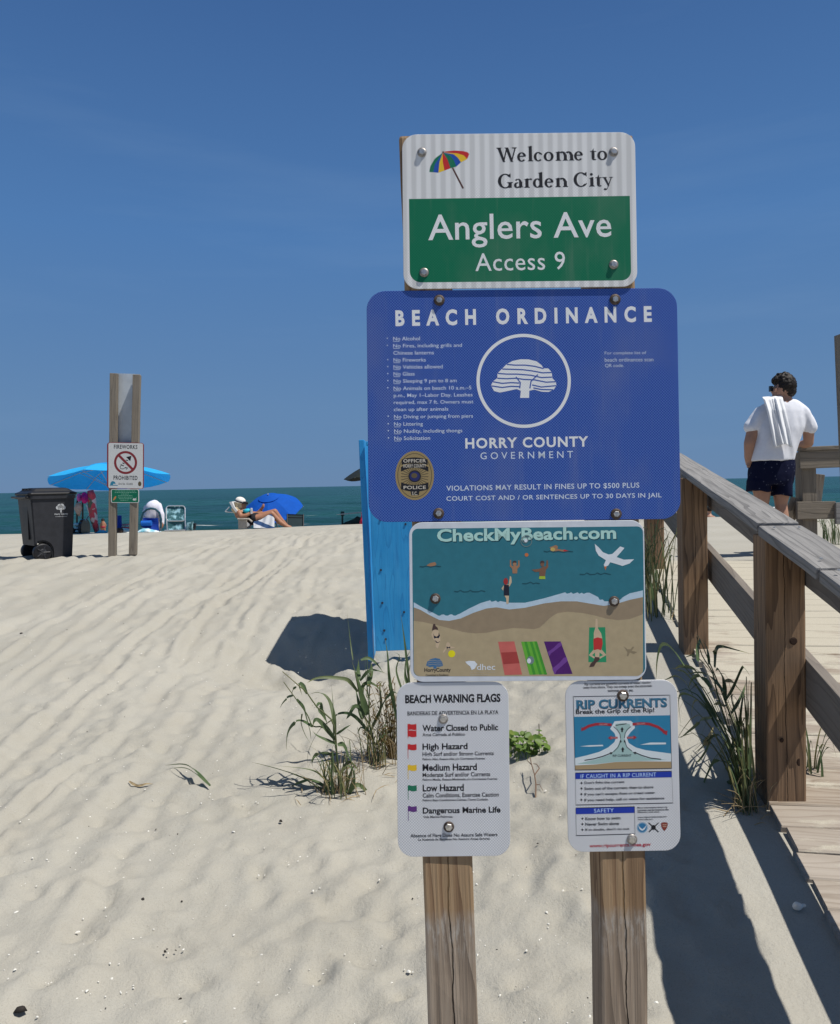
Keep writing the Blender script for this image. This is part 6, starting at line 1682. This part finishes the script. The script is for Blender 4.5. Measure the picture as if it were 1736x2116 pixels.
grass_clump('beach_grass', 'tall upright beach grass growing before the blue stand, with a yellowing bush behind it', zG, (1370, 1440), None,
    [(c, w * wl, t) for c, w, t in [
    ([(1300, 960), (1240, 800), (1200, 640), (1150, 455)], 2.4, 0), ([(1210, 640), (1205, 540), (1215, 440)], 2.0, 0), ([(1165, 455), (1140, 300), (1105, -20)], .5, .1), ([(1210, 745), (1130, 650), (1050, 625), (900, 615), (800, 630), (740, 665)], 1.4, .15), ([(1230, 645), (1300, 560), (1370, 550), (1480, 582)], 1.1, 0),
    ([(1235, 455), (1310, 440), (1380, 490), (1450, 578)], 1.2, 0), ([(1290, 960), (1190, 880), (1125, 965), (1100, 1000)], 1.4, 0), ([(1330, 1140), (1190, 985), (1090, 945), (1010, 960), (1000, 990)], 1.2, 0), ([(1340, 1060), (1450, 830), (1530, 755), (1590, 780)], 1.4, 0),
    ([(1570, 1000), (1500, 650), (1478, 400), (1455, 230)], 1.3, 0), ([(1640, 800), (1560, 560), (1590, 420), (1540, 380)], 1.0, 0), ([(1690, 700), (1640, 300), (1600, -10)], .9, 0), ([(1690, 720), (1640, 600), (1650, 450), (1690, 370)], 1.6, 0), ([(1250, 900), (1250, 700), (1330, 670), (1420, 740), (1440, 800)], 1.3, .1),
    ([(1290, 800), (1295, 500), (1300, 245)], .5, 0), ([(1320, 900), (1280, 600), (1275, 370)], .4, 0), ([(1340, 1100), (1420, 900), (1410, 700), (1440, 650)], .9, .4), ([(1250, 1000), (1210, 850), (1180, 700)], 2.0, 0), ([(1310, 700), (1330, 560), (1330, 480)], 1.7, 0), ([(1360, 1250), (1480, 1130), (1560, 1120)], 1.0, .3), ([(1370, 1400), (1380, 1520), (1340, 1640)], 1.1, .1), ([(1330, 1130), (1240, 1080), (1180, 1170)], .8, .2)]],
    [([(1365, 1460), (1350, 1250), (1320, 1050), (1310, 850), (1330, 550)], .012), ([(1375, 1420), (1335, 1110), (1260, 950), (1220, 760), (1180, 560)], .011), ([(1255, 1440), (1230, 1200), (1205, 1080)], .006), ([(1570, 1400), (1560, 1000), (1490, 680)], .009), ([(1600, 1380), (1640, 900), (1690, 500)], .009)], 60, .16, .02, extra=(20, .34, (-.1, 0, 0)))
def yellow_bush():
    b = PG(*zG(1530, 1400)); root = thing('yellowing_bush', 'small yellow brown bush of thin stalks behind the left edge of the warning flags sign', 'plant', b)
    g = Grass()
    for _ in range(80):
        a = random.uniform(0, 6.28); r_ = .03 * random.random(); h = random.uniform(.12, .40); dx, dy = random.gauss(0, .075), random.gauss(0, .06)
        p0 = Vector((b.x + r_ * math.cos(a), b.y + r_ * math.sin(a), b.z - .01)); p1 = p0 + Vector((dx * .5, dy * .5, h * .6)); p2 = p0 + Vector((dx, dy, h))
        g.blade([p0, p1, p2], .0035, stem=True, tint=random.uniform(.3, 1), n=8)
        for k in range(3):
            s_ = p1.lerp(p2, random.random()); e = s_ + Vector((random.uniform(-.035, .035), random.uniform(-.03, .03), random.uniform(.0, .035))); g.blade([s_, s_.lerp(e, .5) + Vector((0, 0, .006)), e], .006, tint=random.uniform(.2, .95), n=4)
    g.build('stalks', leaf_mat('yellow_bush', (.17, .14, .045), (.24, .19, .06), (.20, .12, .05)), root)
yellow_bush()
zR = zoom(2240, 2250, 1302 / 400)
grass_clump('beach_grass', 'big dark clump of beach grass arching at the foot of the nearest railing post', zR, (1262, 1870), 2.80,
    [(c, w * .0115, t) for c, w, t in [
    ([(1010, 705), (985, 460), (930, 345), (905, 360)], 2.0, 0), ([(900, 900), (720, 600), (560, 390), (450, 345)], 2.2, 0), ([(920, 1010), (780, 770), (640, 660), (520, 622), (478, 700), (505, 970)], 1.3, 0), ([(540, 300), (430, 140), (340, 62), (270, 78), (232, 240), (225, 450)], 1.5, 0),
    ([(760, 470), (640, 340), (500, 310), (440, 340)], 1.8, 0), ([(890, 320), (900, 130), (960, 82), (1130, 120), (1310, 165)], 1.4, .1), ([(905, 110), (885, 200), (905, 320)], 1.6, 0), ([(1020, 690), (1100, 550), (1200, 332), (1240, 335), (1300, 420)], 1.2, 0), ([(1010, 480), (1080, 480), (1160, 560), (1310, 730)], 1.4, 0),
    ([(1090, 850), (1180, 680), (1255, 490)], 1.2, 0), ([(1160, 1175), (1190, 820), (1220, 640), (1250, 520)], 1.1, 0), ([(1020, 770), (960, 735), (880, 745)], 2.2, .2), ([(1080, 1430), (930, 1300), (800, 1190), (650, 1080), (478, 970)], .9, .2), ([(860, 900), (740, 930), (620, 1030), (500, 1130)], 1.4, .1),
    ([(780, 1220), (830, 1120), (880, 1000)], 2.2, .75), ([(1250, 1860), (1190, 1700), (1140, 1400), (1115, 1260)], 1.2, .3), ([(1110, 1250), (1150, 1165), (1195, 1175), (1130, 1220)], 2.2, .15), ([(1060, 1420), (900, 1390), (830, 1480), (740, 1720), (718, 1860)], 1.3, 0), ([(1230, 1580), (1060, 1640), (970, 1690), (922, 1830)], 1.5, 0), ([(1260, 1570), (1060, 1620), (830, 1690)], 1.0, 0),
    ([(700, 250), (690, 100), (720, 0), (680, -60)], 1.5, 0), ([(830, 290), (800, 100), (740, -20)], 1.2, 0), ([(870, 400), (760, 270), (650, 185), (540, 210)], 1.0, 0), ([(1050, 860), (1130, 1000), (1240, 1120), (1310, 1190)], 1.2, 0), ([(1000, 600), (860, 440), (720, 380), (560, 400)], 1.2, 0), ([(860, 560), (740, 430), (640, 440), (590, 560)], 1.7, 0),
    ([(1180, 1080), (1130, 870), (1085, 700), (1090, 640), (1160, 700)], 1.3, 0), ([(1200, 1300), (1080, 1100), (960, 960), (850, 860)], 1.6, 0), ([(1240, 1500), (1160, 1320), (1060, 1200), (960, 1120)], 1.8, 0), ([(1290, 1500), (1200, 1250), (1150, 1080), (1170, 820)], 1.6, 0), ([(1230, 1700), (1120, 1550), (1000, 1480), (900, 1500)], 1.3, .1), ([(640, 640), (560, 500), (450, 420), (360, 450), (310, 470)], .8, .1), ([(790, 800), (690, 700), (640, 760), (620, 1000)], .7, .3),
    ([(1290, 1600), (1280, 1300), (1220, 1100), (1240, 900)], 1.4, 0), ([(1285, 1750), (1180, 1580), (1130, 1480), (1090, 1330), (1160, 1340)], 1.2, .5), ([(840, 1150), (780, 1290), (700, 1400), (690, 1350)], .9, 0)]],
    [([(1265, 1870), (1150, 1250), (1040, 1000), (920, 600), (870, 380), (750, 180), (690, -30)], .009), ([(1270, 1870), (1240, 1400), (1120, 1000), (1010, 700), (960, 560), (830, 250), (735, 20)], .009), ([(1262, 1870), (1180, 1550), (1060, 1150), (900, 820), (760, 560), (520, 280)], .009), ([(1250, 1870), (1150, 1480), (1000, 1130), (860, 900)], .010), ([(1275, 1860), (1260, 1500), (1190, 1150), (1100, 880), (1000, 640)], .009), ([(1255, 1870), (1230, 1700), (1090, 1440)], .007)], 26, .07, .38, litter=10, extra=(46, .55, (-.35, .55, 0)))
def rand_clump(name, label, base, n, h, spread, cat='grass', tilt=(0, 0), seed=0, w=.011):
    rd = random.Random(seed); root = thing(name, label, cat, base); g = Grass(); d = Grass()
    for _ in range(n):
        a = rd.uniform(0, 6.28); r_ = spread * rd.random() ** .6; p0 = Vector((base.x + r_ * math.cos(a), base.y + r_ * math.sin(a), 0)); p0.z = ground(p0.x, p0.y) - .01
        H = h * rd.uniform(.45, 1.1); a = rd.uniform(0, 6.28); o = Vector((math.cos(a) + tilt[0], math.sin(a) + tilt[1], 0)) * H * rd.uniform(.15, .5)
        p1 = p0 + o * .25 + Vector((0, 0, H * .55)); p2 = p0 + o * .75 + Vector((0, 0, H * .95)); p3 = p0 + o * 1.35 + Vector((0, 0, H * rd.uniform(.45, 1.0)))
        g.blade([p0, p1, p2, p3], w * rd.uniform(.7, 1.3), tint=rd.choice([0, 0, 0, .1, .35, .7]), n=12)
    for _ in range(n // 3):
        p0 = Vector((base.x + rd.gauss(0, spread), base.y + rd.gauss(0, spread), 0)); p0.z = ground(p0.x, p0.y) + .004
        p2 = p0 + Vector((rd.uniform(-.1, .1), rd.uniform(-.1, .1), .02)); d.blade([p0, p0.lerp(p2, .5) + Vector((0, 0, .03)), p2], .004, tint=.8, n=5)
    g.build('leaves', GRASS, root); d.build('dry_stalks', DRY, root)
b = Vector((edge_x(5.2) - .16, 5.2, 0)); rand_clump('beach_grass', 'dark beach grass crowding the boardwalk edge right of the beach scene sign', b, 46, .62, .17, seed=3)
b = Vector((edge_x(5.9) - .12, 5.95, 0)); rand_clump('beach_grass', 'beach grass behind the middle railing post, farther along the boardwalk edge', b, 36, .62, .18, seed=4)
b = P(1690, 1560, 2.95); b.z = 0; rand_clump('beach_grass', 'few grass blades sprouting on the walkway side of the nearest railing post', Vector((b.x, b.y + .05, 0)), 13, .30, .05, seed=8, tilt=(.5, 0), w=.009)
b = P(1726, 1128, 8.6); rand_clump('beach_grass', 'grass tuft at the right edge of the picture below the landing railing', Vector((b.x + .02, b.y, 0)), 50, .42, .18, seed=12, tilt=(-.3, 0))

# sprig of grass and withered leaf lying on the sand
zS = zoom(0, 2000, 1736 / 1400)
def lying(name, label, cat, z, curves, mat, lift=.02, tint=0.0):
    g = Grass()
    for pts, w in curves:
        path = []
        for i, p in enumerate(pts):
            f = i / (len(pts) - 1); path.append(PG(*z(*p), lift * math.sin(math.pi * (.12 + .8 * f)) + .004))
        g.blade(path, w, tint=tint, n=14)
    o = g.build(name, mat); tag(o, label, cat); return o
lying('grass_sprig', 'single green grass sprig lying on the bare sand left of the leaning clump', 'grass', zS, [([(918, 978), (850, 940), (800, 905), (720, 880)], .016), ([(918, 978), (860, 950), (810, 930), (745, 905)], .012)], GRASS, .05)
lying('withered_leaf', 'withered brown leaf lying left of the green sprig', 'leaf', zS, [([(565, 962), (600, 964), (640, 955), (675, 952)], .012)], DRY, .012, .8)

# leafy green vine between the two lower signs
def vine():
    z = zoom(1760, 2350, 1058 / 300); c = PG(*z(330, 1060)); root = thing('vine_plant', 'low bright green vine with round leaves on the sand between the two lowest signs', 'plant', c)
    t = leaf_mat('vine_green', (.075, .155, .025), (.13, .225, .04), (.20, .24, .05))
    m = Grass(); st = Grass(); k = c.y / FPX / 3.527 / K
    for _ in range(85):
        x = random.choice([random.uniform(20, 300), random.uniform(120, 480), random.uniform(250, 580)]); y = np.interp(x, [20, 120, 300, 480, 580], [930, 900, 930, 980, 1040]) + random.gauss(0, 42)
        p = c + Vector(((x - 330) * k, random.uniform(-.08, .08), 0)); p.z = ground(p.x, p.y) + max(.008, (1080 - y) * k + random.uniform(-.01, .02))
        s_ = random.uniform(.010, .019); nrm = Vector((random.gauss(.2, .5), random.gauss(-.5, .5), 1)).normalized(); e1 = nrm.orthogonal().normalized(); e1 = Matrix.Rotation(random.uniform(0, 6.28), 3, nrm) @ e1; e2 = nrm.cross(e1)
        b0 = len(m.v); m.v.append(p); n = 9; tt = random.random() * .6; m.t.append(tt)
        for i in range(n):
            a = 2 * math.pi * i / n; rr = s_ * (1 + .12 * math.cos(a)); m.v.append(p + (e1 * math.cos(a) * 1.15 + e2 * math.sin(a) * .9) * rr + nrm * s_ * .28 * abs(math.sin(a))); m.t.append(tt)
        for i in range(n): m.f.append((b0, b0 + 1 + i, b0 + 1 + (i + 1) % n))
        g = Vector((p.x + random.uniform(-.02, .02), p.y + random.uniform(-.02, .02), ground(p.x, p.y))); st.blade([g, g.lerp(p, .6) + Vector((0, 0, .004)), p], .003, stem=True, tint=.3, n=4)
    m.build('leaves', t, root); st.build('stems', t, root)
    z2 = z; p = PG(*z2(490, 935)); mm = MB(); mm.tube([p - Vector((0, 0, .02)), p + Vector((-.002, 0, .083))], [.0028, .002], 6); tag(mm.build('dead_stalk', M_plain('grey_straw', (.20, .16, .12), .8)), 'thin dead stalk standing upright beside the green vine', 'stalk')
    # forked dry twig below the vine
    mm = MB()
    def tw(pts, r0): mm.tube([PG(*z(x, y), .006 + h) for x, y, h in pts], [r0 * (1 - .5 * i / (len(pts) - 1)) for i in range(len(pts))], 6)
    tw([(440, 1660, 0), (445, 1560, .02), (430, 1470, .04), (390, 1400, .06), (375, 1350, .07)], .0035); tw([(430, 1470, .04), (490, 1440, .045), (455, 1400, .05), (415, 1385, .055)], .003); tw([(390, 1400, .055), (335, 1370, .06)], .0022); tw([(445, 1560, .015), (490, 1520, .01), (530, 1545, .0)], .002)
    tag(mm.build('dry_twig', M_plain('twig_brown', (.17, .11, .075), .85)), 'forked dry brown twig on the sand below the green vine', 'twig')
vine()

# ================================================================== shells and specks on the sand
def shells():
    SHW = M_plain('shell_white', (.72, .70, .64), .5, 0, .12, 60); SHD = M_plain('wrack_black', (.022, .018, .015), .8, 0, .3, 60)
    def bit(mb, p, r_, flat, rd):
        M = Matrix.Rotation(rd.uniform(0, 6.28), 3, 'Z') @ Matrix.Rotation(rd.uniform(-.4, .4), 3, 'X')
        n = 7; base = []; top = []
        for k in range(n):
            a = 2 * math.pi * k / n; rr = r_ * rd.uniform(.65, 1.2); base.append(p + M @ Vector((rr * math.cos(a), rr * .7 * math.sin(a), 0))); top.append(p + M @ Vector((rr * .55 * math.cos(a), rr * .4 * math.sin(a), r_ * flat)))
        mb.loft([base, top])
    rd = random.Random(21); w = MB(); d = MB()
    def spot():
        y = 1.75 + 8.5 * rd.random() ** 2.0; x = rd.uniform(-.62, .30) * y
        return x, y
    for _ in range(2600):
        x, y = spot()
        if x > edge_x(y) - .1: continue
        bit(w, Vector((x, y, ground(x, y) + .001)), abs(rd.gauss(0, .0022)) + .0014, .5, rd)
    for _ in range(330):
        x, y = spot()
        if x > edge_x(y) - .1: continue
        bit(d, Vector((x, y, ground(x, y) + .001)), abs(rd.gauss(0, .0022)) + .0016, .5, rd)
    tag(w.build('shell_fragments', SHW), 'tiny white shell fragments scattered over the sand', 'shells', None, 'stuff')
    tag(d.build('wrack_specks', SHD), 'tiny dark specks of beach wrack scattered over the sand', 'wrack', None, 'stuff')
    for x, y, r_, l_ in ((72, 1520, .011, 'white shell lying near the left edge of the sand'), (1020, 1160, .010, 'pale shell lying on the sand below the leaning grass clump'), (268, 813, .008, 'small white shell on the tracked sand at far left'), (1022, 1962, .009, 'white shell fragment at the bottom edge of the sand'), (932, 1925, .008, 'small white shell just above the bottom edge of the sand'), (380, 1868, .007, 'small white shell near the lower left corner')):
        m = MB(); bit(m, PG(*zS(x, y), .001), r_, .45, rd); tag(m.build('shell', SHW, None, None, True), l_, 'shell')
    for x, y, r_, l_ in ((625, 1486, .012, 'black lump of wrack in the middle of the lower sand'), (93, 1965, .017, 'dark oval lump of wrack in the lower left corner'), (93, 291, .014, 'dark lump on the far tracked sand at left'), (1225, 1118, .010, 'dark crumb of wrack below the leaning grass clump'), (720, 1700 - 25, .007, 'small dark crumb on the lower middle sand')):
        m = MB(); bit(m, PG(*zS(x, y), .001), r_, .7, rd); tag(m.build('wrack_lump', SHD, None, None, True), l_, 'wrack')
    p = PG(1648, 1893, .004); m = MB(); m.ball(p + Vector((0, 0, .010)), .015, .012, .012); m.ball(p + Vector((.019, .004, .010)), .010, .006, .006); m.ball(p + Vector((-.004, -.004, .018)), .009, .009, .008)
    tag(blob('shell', m, SHW, None, .003, 2), 'knobbly white shell lying in the railing shadow', 'shell')
    m = MB(); p = PG(1165, 1680, .002); bit(m, p, .010, .7, rd); tag(m.build('wrack_lump', SHD, None, None, True), 'dark crumb of wrack between the two front posts', 'wrack')
shells()
